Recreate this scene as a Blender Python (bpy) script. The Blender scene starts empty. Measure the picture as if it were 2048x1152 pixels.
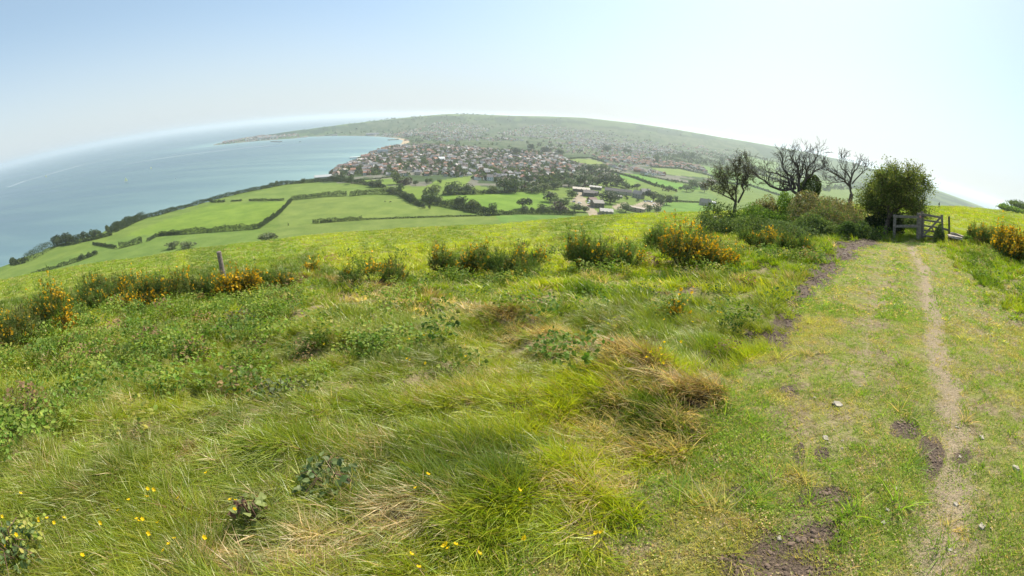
import bpy, math, random
import numpy as np
from mathutils import Vector, Matrix
R = math.radians
scene = bpy.context.scene
# ------------------------------------------------------------------ camera, sky, sun, exposure
EYE = 125.0            # metres above the sea
F_PX, PITCH, ROLL = 942.0, R(20.95), R(2.7)      # wide action-camera lens, in pixels of a 2048 px frame
SUN_AZ, SUN_EL = R(33), R(47)
cam_d = bpy.data.cameras.new('camera')
cam = bpy.data.objects.new('camera', cam_d); scene.collection.objects.link(cam); scene.camera = cam
cam_d.type = 'PANO'; cam_d.panorama_type = 'FISHEYE_LENS_POLYNOMIAL'
cam_d.sensor_width = 36.0; cam_d.sensor_fit = 'HORIZONTAL'
fmm = F_PX * 36.0 / 2048.0
cam_d.fisheye_polynomial_k0 = 0.0; cam_d.fisheye_polynomial_k1 = -1.0 / fmm
cam_d.fisheye_polynomial_k2 = 0.0; cam_d.fisheye_polynomial_k3 = 0.0; cam_d.fisheye_polynomial_k4 = 0.0
cam_d.fisheye_fov = R(220)
cam_d.clip_start = 0.05; cam_d.clip_end = 200000
cF = Vector((0, math.cos(PITCH), -math.sin(PITCH))); cU0 = Vector((0, math.sin(PITCH), math.cos(PITCH))); cR0 = Vector((1, 0, 0))
cR = cR0 * math.cos(ROLL) + cU0 * math.sin(ROLL); cU = cU0 * math.cos(ROLL) - cR0 * math.sin(ROLL)
M = Matrix.Identity(4)
for i in range(3):
    M[i][0] = cR[i]; M[i][1] = cU[i]; M[i][2] = -cF[i]
M[2][3] = EYE
cam.matrix_world = M

world = bpy.data.worlds.new('World'); scene.world = world; world.use_nodes = True
wn = world.node_tree.nodes; wl = world.node_tree.links
bg = wn['Background']; sky = wn.new('ShaderNodeTexSky'); sky.sky_type = 'NISHITA'; sky.sun_disc = False
sky.sun_elevation = SUN_EL; sky.sun_rotation = SUN_AZ; sky.altitude = 100; sky.air_density = 1.0; sky.dust_density = 1.0; sky.ozone_density = 3.0
hs = wn.new('ShaderNodeHueSaturation'); hs.inputs['Saturation'].default_value = .95; wl.new(sky.outputs[0], hs.inputs['Color'])
mx = wn.new('ShaderNodeMix'); mx.data_type = 'RGBA'; mx.inputs[0].default_value = .36; mx.inputs[7].default_value = (3.9, 5.3, 6.0, 1); wl.new(hs.outputs[0], mx.inputs[6])
tcw = wn.new('ShaderNodeTexCoord'); spw = wn.new('ShaderNodeSeparateXYZ'); wl.new(tcw.outputs['Generated'], spw.inputs[0]); mrw = wn.new('ShaderNodeMapRange'); mrw.interpolation_type = 'SMOOTHSTEP'
for i_, v_ in ((1, -.01), (2, .26), (3, .72), (4, 0.0)): mrw.inputs[i_].default_value = v_
wl.new(spw.outputs[2], mrw.inputs[0]); mx2 = wn.new('ShaderNodeMix'); mx2.data_type = 'RGBA'; wl.new(mrw.outputs[0], mx2.inputs[0]); wl.new(mx.outputs[2], mx2.inputs[6]); mx2.inputs[7].default_value = (4.7, 5.15, 5.5, 1)
vdt = wn.new('ShaderNodeVectorMath'); vdt.operation = 'DOT_PRODUCT'; wl.new(tcw.outputs['Generated'], vdt.inputs[0]); vdt.inputs[1].default_value = (math.sin(SUN_AZ) * math.cos(SUN_EL), math.cos(SUN_AZ) * math.cos(SUN_EL), math.sin(SUN_EL))
mrg = wn.new('ShaderNodeMapRange'); mrg.interpolation_type = 'SMOOTHSTEP'
for i_, v_ in ((1, .55), (2, 1.0), (3, 0.0), (4, 1.0)): mrg.inputs[i_].default_value = v_
wl.new(vdt.outputs['Value'], mrg.inputs[0]); mx3 = wn.new('ShaderNodeMix'); mx3.data_type = 'RGBA'; mx3.blend_type = 'ADD'; wl.new(mrg.outputs[0], mx3.inputs[0]); wl.new(mx2.outputs[2], mx3.inputs[6]); mx3.inputs[7].default_value = (1.1, 1.0, .8, 1)   # hazy aureole round the sun
wl.new(mx3.outputs[2], bg.inputs[0]); bg.inputs[1].default_value = 0.117
sun_d = bpy.data.lights.new('sun', 'SUN'); sun_d.energy = 5.0; sun_d.angle = R(0.6); sun_d.color = (1.0, 0.93, 0.80)
sun = bpy.data.objects.new('sun', sun_d); scene.collection.objects.link(sun)
sdir = Vector((math.sin(SUN_AZ) * math.cos(SUN_EL), math.cos(SUN_AZ) * math.cos(SUN_EL), math.sin(SUN_EL)))
sun.rotation_euler = sdir.to_track_quat('Z', 'Y').to_euler(); sun.location = (20, 20, 200)
scene.view_settings.view_transform = 'Standard'; scene.view_settings.look = 'None'
scene.view_settings.exposure = 0.44; scene.view_settings.gamma = 1.0
cy = scene.cycles
cy.use_denoising = True; cy.max_bounces = 6; cy.diffuse_bounces = 3; cy.glossy_bounces = 2; cy.transmission_bounces = 3
cy.transparent_max_bounces = 8; cy.volume_bounces = 1; cy.sample_clamp_indirect = 6.0; cy.caustics_reflective = False; cy.caustics_refractive = False
cy.use_adaptive_sampling = True; cy.adaptive_threshold = 0.01

# ------------------------------------------------------------------ helpers
COL = scene.collection
def tag(o, label=None, cat=None, group=None, kind=None):
    if label: o['label'] = label
    if cat: o['category'] = cat
    if group: o['group'] = group
    if kind: o['kind'] = kind
    return o
def empty(name, loc=(0, 0, 0), rz=0.0):
    o = bpy.data.objects.new(name, None); o.empty_display_size = 0.2
    o.location = loc; o.rotation_euler = (0, 0, rz); COL.objects.link(o); return o
def mesh_np(name, V, faces, col=None, mats=None, mi=None, smooth=False):
    """V (n,3); faces: list of int arrays (m,k); col (n,3) optional."""
    me = bpy.data.meshes.new(name)
    V = np.asarray(V, np.float32).reshape(-1, 3)
    fs = [np.asarray(f, np.int32) for f in faces if len(f)]
    me.vertices.add(len(V)); me.vertices.foreach_set('co', V.ravel())
    tot = np.concatenate([np.full(len(f), f.shape[1], np.int32) for f in fs])
    idx = np.concatenate([f.ravel() for f in fs])
    me.loops.add(len(idx)); me.loops.foreach_set('vertex_index', idx)
    me.polygons.add(len(tot)); st = np.zeros(len(tot), np.int32); st[1:] = np.cumsum(tot)[:-1]
    me.polygons.foreach_set('loop_start', st)
    try: me.polygons.foreach_set('loop_total', tot)
    except Exception: pass
    if mi is not None: me.polygons.foreach_set('material_index', np.asarray(mi, np.int32))
    me.polygons.foreach_set('use_smooth', np.full(len(tot), smooth, bool))
    me.update(calc_edges=True)
    if col is not None:
        a = me.attributes.new('col', 'FLOAT_COLOR', 'POINT')
        c = np.ones((len(V), 4), np.float32); c[:, :3] = col; a.data.foreach_set('color', c.ravel())
    for m in (mats or []): me.materials.append(m)
    return me
def obj(name, me, parent=None, loc=None):
    o = bpy.data.objects.new(name, me); COL.objects.link(o)
    if parent is not None: o.parent = parent
    if loc is not None: o.location = loc
    return o
class Geo:
    """collects vertices/faces of several shapes into one mesh"""
    def __init__(s): s.V = []; s.Q = []; s.T = []; s.C = []; s.n = 0
    def add(s, V, Q=None, T=None, c=(1, 1, 1)):
        V = np.asarray(V, float).reshape(-1, 3)
        if Q is not None and len(Q): s.Q.append(np.asarray(Q) + s.n)
        if T is not None and len(T): s.T.append(np.asarray(T) + s.n)
        cc = np.empty((len(V), 3)); cc[:] = c
        s.V.append(V); s.C.append(cc); s.n += len(V)
    def mesh(s, name, mats, smooth=False):
        fs = []
        if s.Q: fs.append(np.concatenate(s.Q))
        if s.T: fs.append(np.concatenate(s.T))
        return mesh_np(name, np.concatenate(s.V), fs, np.concatenate(s.C), mats, None, smooth)
    def box(s, lo, hi, c=(1, 1, 1), mat=None):
        x0, y0, z0 = lo; x1, y1, z1 = hi
        V = np.array([(x0,y0,z0),(x1,y0,z0),(x1,y1,z0),(x0,y1,z0),(x0,y0,z1),(x1,y0,z1),(x1,y1,z1),(x0,y1,z1)], float)
        if mat is not None: V = V @ np.array(mat)[:3, :3].T + np.array(mat)[:3, 3]
        s.add(V, [(0,3,2,1),(4,5,6,7),(0,1,5,4),(1,2,6,5),(2,3,7,6),(3,0,4,7)], c=c)
    def beam(s, a, b, w, h, c=(1, 1, 1), up=(0, 0, 1), bev=0.12):
        """chamfered rectangular beam from a to b"""
        a = Vector(a); b = Vector(b); d = (b - a).normalized(); u = Vector(up)
        sx = d.cross(u)
        if sx.length < 1e-3: sx = d.cross(Vector((0, 1, 0)))
        sx.normalize(); sz = sx.cross(d).normalized(); k = bev * min(w, h)
        pr = [(-w/2+k,-h/2),(w/2-k,-h/2),(w/2,-h/2+k),(w/2,h/2-k),(w/2-k,h/2),(-w/2+k,h/2),(-w/2,h/2-k),(-w/2,-h/2+k)]
        V = [tuple(a + sx * p + sz * q) for p, q in pr] + [tuple(b + sx * p + sz * q) for p, q in pr]
        n = 8; Q = [(i, (i+1) % n, n + (i+1) % n, n + i) for i in range(n)] + [(0,3,2,1),(0,7,4,3),(7,6,5,4),(8,9,10,11),(8,11,12,15),(15,12,13,14)]
        s.add(V, Q, c=c)
    def tube(s, pts, rad, n=6, c=(1, 1, 1), cap=True):
        pts = np.asarray(pts, float); m = len(pts); rad = np.broadcast_to(np.asarray(rad, float), (m,))
        t = np.gradient(pts, axis=0); t /= np.linalg.norm(t, axis=1, keepdims=True) + 1e-9
        ref = np.array([0.31, 0.95, 0.05]) if abs(t[0] @ np.array([0.31, 0.95, 0.05])) < .9 else np.array([1., 0, 0])
        u = np.cross(t, ref); u /= np.linalg.norm(u, axis=1, keepdims=True) + 1e-9; v = np.cross(t, u)
        a = np.arange(n) * 2 * np.pi / n
        V = pts[:, None] + rad[:, None, None] * (np.cos(a)[None, :, None] * u[:, None] + np.sin(a)[None, :, None] * v[:, None])
        i = np.arange(m - 1)[:, None] * n; j = np.arange(n)[None]; k = (j + 1) % n
        Q = np.stack([i + j, i + k, i + n + k, i + n + j], -1).reshape(-1, 4)
        V = V.reshape(-1, 3); T = None
        if cap:
            V = np.concatenate([V, pts[-1:] + t[-1:] * rad[-1] * .3, pts[:1]]); e = (m - 1) * n
            T = [(e + q, e + (q + 1) % n, m * n) for q in range(n)] + [((q + 1) % n, q, m * n + 1) for q in range(n)]
        s.add(V, Q, T, c)

def _hash(ix, iy, s):
    h = (ix * 374761393 + iy * 668265263 + s * 1442695041) & 0x7fffffff
    h = ((h ^ (h >> 13)) * 1274126177) & 0x7fffffff
    return ((h ^ (h >> 16)) & 0xffff) / 65535.0
def vnoise(x, y, s=0):
    x = np.asarray(x, float); y = np.asarray(y, float)
    ix = np.floor(x).astype(np.int64); iy = np.floor(y).astype(np.int64); fx = x - ix; fy = y - iy
    fx = fx * fx * (3 - 2 * fx); fy = fy * fy * (3 - 2 * fy)
    a = _hash(ix, iy, s); b = _hash(ix + 1, iy, s); c = _hash(ix, iy + 1, s); d = _hash(ix + 1, iy + 1, s)
    return (a + (b - a) * fx) * (1 - fy) + (c + (d - c) * fx) * fy
def fbm(x, y, s=0, o=3):
    r = 0; a = 1; t = 0
    for k in range(o):
        r = r + a * vnoise(x * 2**k + 17.3 * k, y * 2**k - 9.1 * k, s + k); t += a; a *= .5
    return r / t
def sstep(a, b, x):
    t = np.clip((np.asarray(x, float) - a) / (b - a), 0, 1); return t * t * (3 - 2 * t)

# ------------------------------------------------------------------ pixel of the 2048x1152 photograph -> viewing direction
BR, BU, BF = np.array(cR), np.array(cU), np.array(cF)
def ray(x, y):
    x = (np.asarray(x, float) - 1024) / F_PX; y = -(np.asarray(y, float) - 576) / F_PX
    th = np.hypot(x, y) + 1e-12; s = np.sin(th) / th
    return (s * x)[..., None] * BR + (s * y)[..., None] * BU + np.cos(th)[..., None] * BF
def azel(x, y):
    d = ray(x, y); return np.arctan2(d[..., 0], d[..., 1]), np.arcsin(d[..., 2])
def polar(azd, d): return np.array([d * math.sin(R(azd)), d * math.cos(R(azd))])

# ------------------------------------------------------------------ lie of the land
def at_z(x, y, z):
    a, e = azel(x, y); d = (EYE - z) / math.tan(-float(e)); return (d * math.sin(a), d * math.cos(a))
COAST = [polar(-100, 640), polar(-80, 615), polar(-70, 605)]
COAST += [np.array(at_z(x, y, z)) for x, y, z in ((0,530,28),(60,506,28),(110,486,28),(170,472,27),(220,458,26),(250,443,26),(350,418,25),(450,391,24),(540,373,22),(590,360,20),(630,349,18),
          (665,333,15),(700,320,12),(730,306,9),(760,297,6),(782,291,3),(802,287,1),(806,281,0),(795,277.5,0),(770,274,0),(740,272.5,0),(690,272,0),(650,272.5,0),(612,274,0),(590,277,0),(560,279,0),(520,282,0),(480,285.5,0),(450,288.5,0),(425,291,0))]
COAST += [polar(-36.5, 3420), polar(-34, 3560), polar(-30, 3800), polar(-26, 4200), polar(-23, 4700), polar(-18, 5200), polar(-8, 5600), polar(10, 5900), polar(35, 6400), polar(60, 6500), polar(90, 6500), polar(150, 5000), polar(-150, 2500)]
COAST = np.array(COAST)
def inside(poly, X, Y):
    X = np.asarray(X); c = np.zeros(X.shape, bool); n = len(poly)
    for i in range(n):
        x0, y0 = poly[i]; x1, y1 = poly[(i + 1) % n]
        if y0 == y1: continue
        m = ((y0 > Y) != (y1 > Y)) & (X < (x1 - x0) * (Y - y0) / (y1 - y0) + x0); c ^= m
    return c
def dist_line(P, X, Y, closed=False):
    D = np.full(np.shape(X), 1e9)
    for i in range(len(P) if closed else len(P) - 1):
        a = P[i]; b = P[(i + 1) % len(P)]; vx, vy = b[0] - a[0], b[1] - a[1]; L = vx * vx + vy * vy + 1e-9
        t = np.clip(((X - a[0]) * vx + (Y - a[1]) * vy) / L, 0, 1)
        D = np.minimum(D, np.hypot(X - a[0] - t * vx, Y - a[1] - t * vy))
    return D
G_AZ = np.array([-180, -120, -95, -80, -63, -48, -32, -17, -2, 10, 16, 22, 28, 34, 41, 48, 54, 60, 75, 100, 180.])
G_EL = np.array([0.02, -.04, .06, .13, .188, .219, .233, .232, .224, .187, .169, .154, .133, .103, .071, .044, .022, .006, -.04, -.06, .02])
RD_AZ = np.array([-180, -60, -40, -35.6, -29, -23.2, -19.7, -14, -1, 7.7, 15, 24, 33, 39, 45, 51, 56.5, 62, 75, 180.])
RD_D = np.array([3300, 3300, 3300, 3400, 3520, 3700, 3900, 4000, 4200, 4300, 4400, 4500, 4700, 4800, 4500, 4200, 3900, 3700, 3600, 3600.])
RD_Z = np.array([0, 0, 0, 6, 32, 92, 118, 124, 124, 146, 136, 112, 111, 112, 86, 65, 50, 40, 40, 40.])
V_D = np.array([0, 300, 430, 550, 700, 850, 1000, 1300, 1700, 9000.])
V_Z = np.array([60, 42, 36, 32, 27, 20, 15, 10, 9, 9.])
def H(X, Y, detail=True):
    X = np.asarray(X, float); Y = np.asarray(Y, float)
    r = np.hypot(X, Y); az = np.degrees(np.arctan2(X, Y))
    g = np.interp(az, G_AZ, G_EL)
    rc = np.interp(az, [-180, -70, 0, 25, 48, 53, 58, 180], [110, 110, 100, 100, 165, 230, 420, 420])
    k = np.interp(az, [-180, 20, 48, 58, 65, 180], [.006, .006, .003, .0008, .0, .0])
    w = sstep(0, 9, r)
    near = EYE - 1.68 - g * r * (0.72 + .28 * w) - 0.5 * k * np.maximum(r - rc, 0) ** 2
    near = near + (fbm(X / 22, Y / 22, 5) - .5) * 1.1 * sstep(15, 60, r) + (fbm(X / 60, Y / 60, 8) - .5) * 3.0 * sstep(60, 160, r)
    scr = sstep(57, 61, az) * sstep(190, 330, r)                           # scrubby shoulder of the down, far right
    near = near + scr * (1.5 + 5 * fbm(X / 60, Y / 60, 31)) * (1 - sstep(360, 700, r) * .8)
    if detail:
        tm = track_mask(X, Y) if TRK is not None else 0
        rough = (1 - .85 * tm) * (1 - sstep(30, 70, r))
        b = fbm(X / .9 + 3, Y / .9, 11, 2) - .5; c = fbm(X / .32, Y / .32, 14, 2) - .5
        near = near + rough * (b * .34 + c * .12) * sstep(.0, 1.5, r) * .9
        if TRK is not None:
            near = near - .05 * rut_mask(X, Y); q_ = r < 24; hol = np.zeros(X.shape)
            if np.any(q_): hol[q_] = blobs_mask(SOIL_SHADE, X[q_], Y[q_])
            if np.any(q_): bk = dist_line(BANK, X[q_], Y[q_]); nb = np.zeros(X.shape); nb[q_] = np.exp(-(bk / .32) ** 2) * .17; near = near + nb
            near = near - .13 * np.clip(hol, 0, 1) - .03 * earth_mask(X, Y)
    Dr = np.interp(az, RD_AZ, RD_D); Zr = np.interp(az, RD_AZ, RD_Z)
    v = np.interp(r, V_D, V_Z) + (fbm(X / 210, Y / 210, 21) - .5) * 7 * sstep(380, 700, r) * (1 - sstep(1300, 2200, r) * .5)
    foot = np.interp(az, [-36, -22, -10, 20, 60], [.93, .86, .72, .56, .45])
    t = r / Dr
    up = sstep(foot, 1.0, t) ** .8 * (1 - sstep(1.03, 1.35, t)) + sstep(1.0, 1.03, t) * 0
    v = v + (Zr - v) * up + (fbm(X / 300, Y / 300, 24, 4) - .5) * 26 * np.clip(4 * up * (1 - up), 0, 1) * sstep(0, 60, Zr)
    v = np.where(t > 1.35, 5, v)
    s = 6.0
    m = np.maximum(near, v) + s * np.log1p(np.exp(-np.abs(near - v) / s)) - s * np.log(2) * np.exp(-np.abs(near - v) / s) * 0
    m = np.where(near - v > 30, near, m)
    far = r > 450
    if np.any(far):
        D = dist_line(COAST, X, Y, True); ins = inside(COAST, X, Y)
        steep = np.interp(az, [-180, -30, -20, -14, 0, 180], [1.1, 1.1, .5, .12, .2, .2])
        steep = np.where(r > 2300, .10, steep)
        cap = np.where(ins, .4 + D * steep, -.5 - D * .3)
        m = np.where(far, np.minimum(m, np.maximum(cap, -12)), m)
    return m
TRK = None
def px(x, y, rmin=.8, rmax=8000):
    """where the viewing ray of photograph pixel (x, y) meets the land"""
    d = ray(x, y); rr = np.geomspace(rmin, rmax, 900); hz = math.hypot(d[0], d[1])
    X = d[0] / hz * rr; Y = d[1] / hz * rr; Z = EYE + d[2] / hz * rr; h = H(X, Y, False)
    i = np.argmax(Z <= h)
    if Z[i] > h[i]: i = len(rr) - 1
    if i == 0: return np.array([X[0], Y[0], h[0]])
    a = Z[i-1] - h[i-1]; b = Z[i] - h[i]; t = a / (a - b + 1e-12)
    x, y = X[i-1] + t * (X[i] - X[i-1]), Y[i-1] + t * (Y[i] - Y[i-1])
    return np.array([x, y, float(H(x, y, False))])
def gz(x, y): return float(H(np.array([x]), np.array([y]))[0])
def on_ray(x, y, r):
    d = ray(x, y); hz = math.hypot(d[0], d[1]); return Vector((d[0] / hz * r, d[1] / hz * r, EYE + d[2] / hz * r))
def foot_at(x, y, r):
    p = on_ray(x, y, r); return Vector((p.x, p.y, gz(p.x, p.y)))
def blob(x, y, rx, ry):
    c = px(x, y)[:2]; a = px(x + rx, y)[:2] - c; b = px(x, y + ry)[:2] - c
    return c, np.linalg.inv(np.array([a, b]).T)
def blobs_mask(L, X, Y):
    m = np.zeros(np.shape(X))
    for c, A, k in L:
        u = A[0, 0] * (X - c[0]) + A[0, 1] * (Y - c[1]); v = A[1, 0] * (X - c[0]) + A[1, 1] * (Y - c[1])
        m = np.maximum(m, k * np.exp(-(u * u + v * v) * 1.1))
    return m
def pline(pts, rmin=.8): return np.array([px(*p, rmin)[:2] for p in pts])
_trk = pline([(1700,487),(1655,535),(1600,600),(1565,660),(1530,700),(1465,735),(1440,790),(1400,870),(1330,950),(1220,1040),(1120,1100),(1010,1152)])
_trk_r = pline([(1880,482),(1905,520),(1950,570),(2000,610),(2047,645)])
_tp = np.concatenate([_trk, [polar(10, .6)], [polar(150, 6)], [polar(95, 8)], _trk_r[::-1]])
def _tm(X, Y):
    D = dist_line(_tp, X, Y, True); ins = inside(_tp, X, Y); sd = np.where(ins, D, -D)
    r = np.hypot(X, Y); w = .12 + .02 * r
    return sstep(-w, w, sd + (fbm(X / .5, Y / .5, 41) - .5) * (.25 + .03 * r))
def track_mask(X, Y):
    m = np.zeros(np.shape(X)); r = np.hypot(X, Y); s = r < 60
    if np.any(s): m[s] = _tm(X[s], Y[s])
    return m
RUTS = [(pline([(1820,490),(1850,540),(1858,600),(1875,680),(1893,760),(1908,850),(1918,930),(1905,1030),(1885,1150)]), .27, .8),
        (pline([(1765,500),(1765,560),(1745,640),(1720,720),(1695,820),(1665,920),(1630,1020),(1590,1150)]), .32, .5),
        (pline([(1860,500),(1925,580),(1965,660),(2010,760),(2045,850)]), .2, .42)]
def rut_mask(X, Y):
    m = np.zeros(np.shape(X)); r = np.hypot(X, Y); s = r < 40
    if not np.any(s): return m
    x, y = X[s], Y[s]; q = np.zeros(x.shape)
    for P, w, k in RUTS:
        D = dist_line(P, x, y) + (fbm(x / .35, y / .35, 44) - .5) * .26; q = np.maximum(q, k * (1 - sstep(w * .0, w * 1.6, D)))
    m[s] = q; return m
BANK = pline([(610,560),(700,572),(790,590),(880,606),(960,632),(1040,655),(1110,682),(1180,706),(1250,738),(1320,775),(1390,812)])
EARTH = pline([(1702,490),(1660,530),(1625,562),(1598,600),(1578,640),(1560,675),(1530,712),(1490,745),(1440,775)])
def earth_mask(X, Y):
    m = np.zeros(np.shape(X)); r = np.hypot(X, Y); s = r < 40
    if np.any(s): D = dist_line(EARTH, X[s], Y[s]) + (fbm(X[s] / .5, Y[s] / .5, 47) - .5) * .6; t_ = sstep(19, 9, r[s]) if False else 1 - sstep(7.5, 11, r[s]); m[s] = (1 - sstep(.02, .30, D)) * (1 - .75 * t_) * (.55 + .45 * sstep(.35, .6, fbm(X[s] / .9, Y[s] / .9, 48, 2)))
    return m
MUDL = [blob(*b[:4]) + (b[4],) for b in ((1700,490,26,12,1),(1680,508,30,14,1.2),(1655,535,26,14,1.1),(1625,560,22,16,.8),(1590,610,20,20,.55),(1575,650,25,22,.5),(1660,985,45,14,1.1),(1650,1062,34,24,1.1),(1530,1090,34,30,1),(1600,1080,40,20,.9),
        (1560,1140,90,26,1.25),(1865,905,20,34,1.15),(1812,855,26,18,.9),(1598,910,10,22,.9),(1645,905,14,12,.9),(1577,782,18,10,.9),(1740,478,50,8,.9),(1480,985,30,10,.7),(1430,710,25,25,.4),(1640,552,22,16,1.0),(1608,585,20,18,.9),(1585,628,18,20,.85),(1562,668,20,22,.8),(1720,486,34,8,1.1),(1350,900,26,12,.5),(1480,1120,60,20,.7),(1700,1010,20,14,.5),(1930,905,16,14,.4),(1600,1000,18,10,.5))]
STRAWL = [blob(*b[:4]) + (b[4],) for b in ((745,600,60,16,.8),(860,615,70,14,.9),(960,640,70,14,.8),(1080,680,80,16,.9),(1160,705,70,16,.9),(1250,745,60,20,.8),(1330,790,60,22,.8),(1005,745,50,14,.6),(880,790,60,18,.5))] + [blob(*b[:4]) + (b[4],) for b in ((800,1030,110,38,.8),(560,1105,100,34,.8),(660,1075,80,40,1),(1400,830,60,40,1.0),(1290,890,70,30,.9),(1190,850,60,25,.8),(1370,900,70,60,.8),(1290,960,80,35,.7),(440,1120,60,30,.8),(1450,770,50,40,.8),
        (690,600,60,18,.7),(1240,800,40,20,.6),(980,790,60,20,.45),(720,880,60,25,.4),(1120,980,50,25,.7),(1180,560,30,10,.7),(1300,470,40,8,.3),(30,880,60,30,.5),(880,620,50,14,.5))]
SOIL_SHADE = [blob(*b[:4]) + (b[4],) for b in ((1385,832,34,14,1.1),(1065,664,38,12,1.1),(690,592,24,9,1.1),(1160,700,40,14,.9),(925,955,50,22,1),(540,780,50,24,.7),(470,665,50,30,.7),(870,625,40,12,.8),(1520,668,36,18,.9),(1560,640,12,16,.6),(480,1075,30,20,.8),(250,770,60,20,.6),(1440,720,40,14,.8))]  # bare soil hollows; some are shadow spots in the grass, painted dark
TRK = True
_TH = pline([(1398,436),(1480,452),(1560,464),(1650,477),(1700,484),(1745,478),(1790,474)]); _TH = np.concatenate([_TH, [polar(46, 30), polar(44, 38), polar(20, 38)]])
def thick_mask(X, Y): return inside(_TH, X, Y)
def tussock(X, Y):
    return sstep(.38, .64, fbm(X / .40 + 3 + .3 * vnoise(X / .2, Y / .2, 2), Y / .40, 111, 2))

# ------------------------------------------------------------------ materials
def new_mat(name):
    m = bpy.data.materials.new(name); m.use_nodes = True; nt = m.node_tree; nt.nodes.clear(); return m, nt.nodes, nt.links
def mixc(N, L, fac, a, b, mode='MIX'):
    n = N.new('ShaderNodeMix'); n.data_type = 'RGBA'; n.blend_type = mode; n.clamp_factor = True
    for s, v in ((n.inputs[0], fac), (n.inputs[6], a), (n.inputs[7], b)):
        if hasattr(v, 'node'): L.new(v, s)
        elif isinstance(v, (int, float)): s.default_value = v
        else: s.default_value = tuple(v) + (1,) * (4 - len(v))
    return n.outputs[2]
def noise(N, L, scale, detail=3, vec=None, rough=.6):
    n = N.new('ShaderNodeTexNoise'); n.inputs['Scale'].default_value = scale; n.inputs['Detail'].default_value = detail; n.inputs['Roughness'].default_value = rough
    if vec is not None: L.new(vec, n.inputs['Vector'])
    return n.outputs['Fac']
def ramp(N, L, f, a, b, lo=0, hi=1):
    n = N.new('ShaderNodeMapRange'); n.clamp = True; n.interpolation_type = 'SMOOTHSTEP'
    n.inputs[1].default_value = a; n.inputs[2].default_value = b; n.inputs[3].default_value = lo; n.inputs[4].default_value = hi
    L.new(f, n.inputs[0]); return n.outputs[0]
def attr(N, name, typ='GEOMETRY'):
    n = N.new('ShaderNodeAttribute'); n.attribute_name = name; n.attribute_type = typ; return n
def math_(N, L, op, a, b=0.0):
    n = N.new('ShaderNodeMath'); n.operation = op
    for s, v in ((n.inputs[0], a), (n.inputs[1], b)):
        if hasattr(v, 'node'): L.new(v, s)
        else: s.default_value = v
    return n.outputs[0]
def leaf_mat(name, tint=False, transl=.45, gloss=.06, rnd=.25, rough=.5):
    m, N, L = new_mat(name); out = N.new('ShaderNodeOutputMaterial')
    c = attr(N, 'col').outputs['Color']
    if tint: c = mixc(N, L, 1.0, c, attr(N, 'tint', 'INSTANCER').outputs['Color'], 'MULTIPLY')
    if rnd:
        oi = N.new('ShaderNodeObjectInfo'); hs = N.new('ShaderNodeHueSaturation')
        L.new(ramp(N, L, oi.outputs['Random'], 0, 1, 1 - rnd, 1 + rnd), hs.inputs['Value']); L.new(c, hs.inputs['Color']); c = hs.outputs[0]
    d = N.new('ShaderNodeBsdfDiffuse'); t = N.new('ShaderNodeBsdfTranslucent'); gl = N.new('ShaderNodeBsdfGlossy'); gl.inputs['Roughness'].default_value = rough
    L.new(c, d.inputs[0]); tc = mixc(N, L, 1.0, c, (1.10, 1.14, .5), 'MULTIPLY'); L.new(tc, t.inputs[0]); gl.inputs[0].default_value = (.8, .8, .7, 1)
    s1 = N.new('ShaderNodeMixShader'); s1.inputs[0].default_value = transl; L.new(d.outputs[0], s1.inputs[1]); L.new(t.outputs[0], s1.inputs[2])
    s2 = N.new('ShaderNodeMixShader'); s2.inputs[0].default_value = gloss; L.new(s1.outputs[0], s2.inputs[1]); L.new(gl.outputs[0], s2.inputs[2])
    L.new(s2.outputs[0], out.inputs[0]); return m
def plain(name, rough=.8, rnd=0, nz=0, scale=3.0, spec=.3, bump=0.0, metal=0):
    """attribute-coloured surface with procedural mottling"""
    m, N, L = new_mat(name); out = N.new('ShaderNodeOutputMaterial'); b = N.new('ShaderNodeBsdfPrincipled')
    c = attr(N, 'col').outputs['Color']; tc = N.new('ShaderNodeTexCoord')
    if nz:
        f = noise(N, L, scale, 5, tc.outputs['Object']); c = mixc(N, L, 1.0, c, mixc(N, L, ramp(N, L, f, .3, .7), (1-nz,)*3, (1+nz,)*3), 'MULTIPLY')
        if bump:
            bp = N.new('ShaderNodeBump'); bp.inputs['Strength'].default_value = bump; bp.inputs['Distance'].default_value = .02; L.new(noise(N, L, scale * 2.3, 5, tc.outputs['Object']), bp.inputs['Height']); L.new(bp.outputs[0], b.inputs['Normal'])
    if rnd:
        oi = N.new('ShaderNodeObjectInfo'); hs = N.new('ShaderNodeHueSaturation'); L.new(ramp(N, L, oi.outputs['Random'], 0, 1, 1 - rnd, 1 + rnd), hs.inputs['Value']); L.new(c, hs.inputs['Color']); c = hs.outputs[0]
    L.new(c, b.inputs['Base Color']); b.inputs['Roughness'].default_value = rough; b.inputs['Metallic'].default_value = metal
    b.inputs['Specular IOR Level'].default_value = spec
    L.new(b.outputs[0], out.inputs[0]); return m
M_GRASS = leaf_mat('grass_blade', tint=True, transl=.5, gloss=.045, rnd=0, rough=.42)
M_WEED = leaf_mat('weed_leaf', tint=True, transl=.42, gloss=.015, rnd=0, rough=.5)
M_LEAF = leaf_mat('leaf', transl=.38, gloss=.05, rnd=.18)
M_SCRUB = leaf_mat('scrub_leaf', transl=.38, gloss=.02, rnd=0)
M_FLOWER = leaf_mat('petal', transl=.35, gloss=.02, rnd=0)
M_BARK = plain('bark', .9, 0, .35, 9.0, .2, .8)
M_WOOD = plain('weathered_wood', .85, 0, .3, 14.0, .2, .6)
M_STONE = plain('stone', .9, 0, .25, 8.0, .3, .7)
M_WALL = plain('wall_render', .9, .12, .08, .6)
M_ROOF = plain('roof_tiles', .75, .2, .15, .8)
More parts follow.
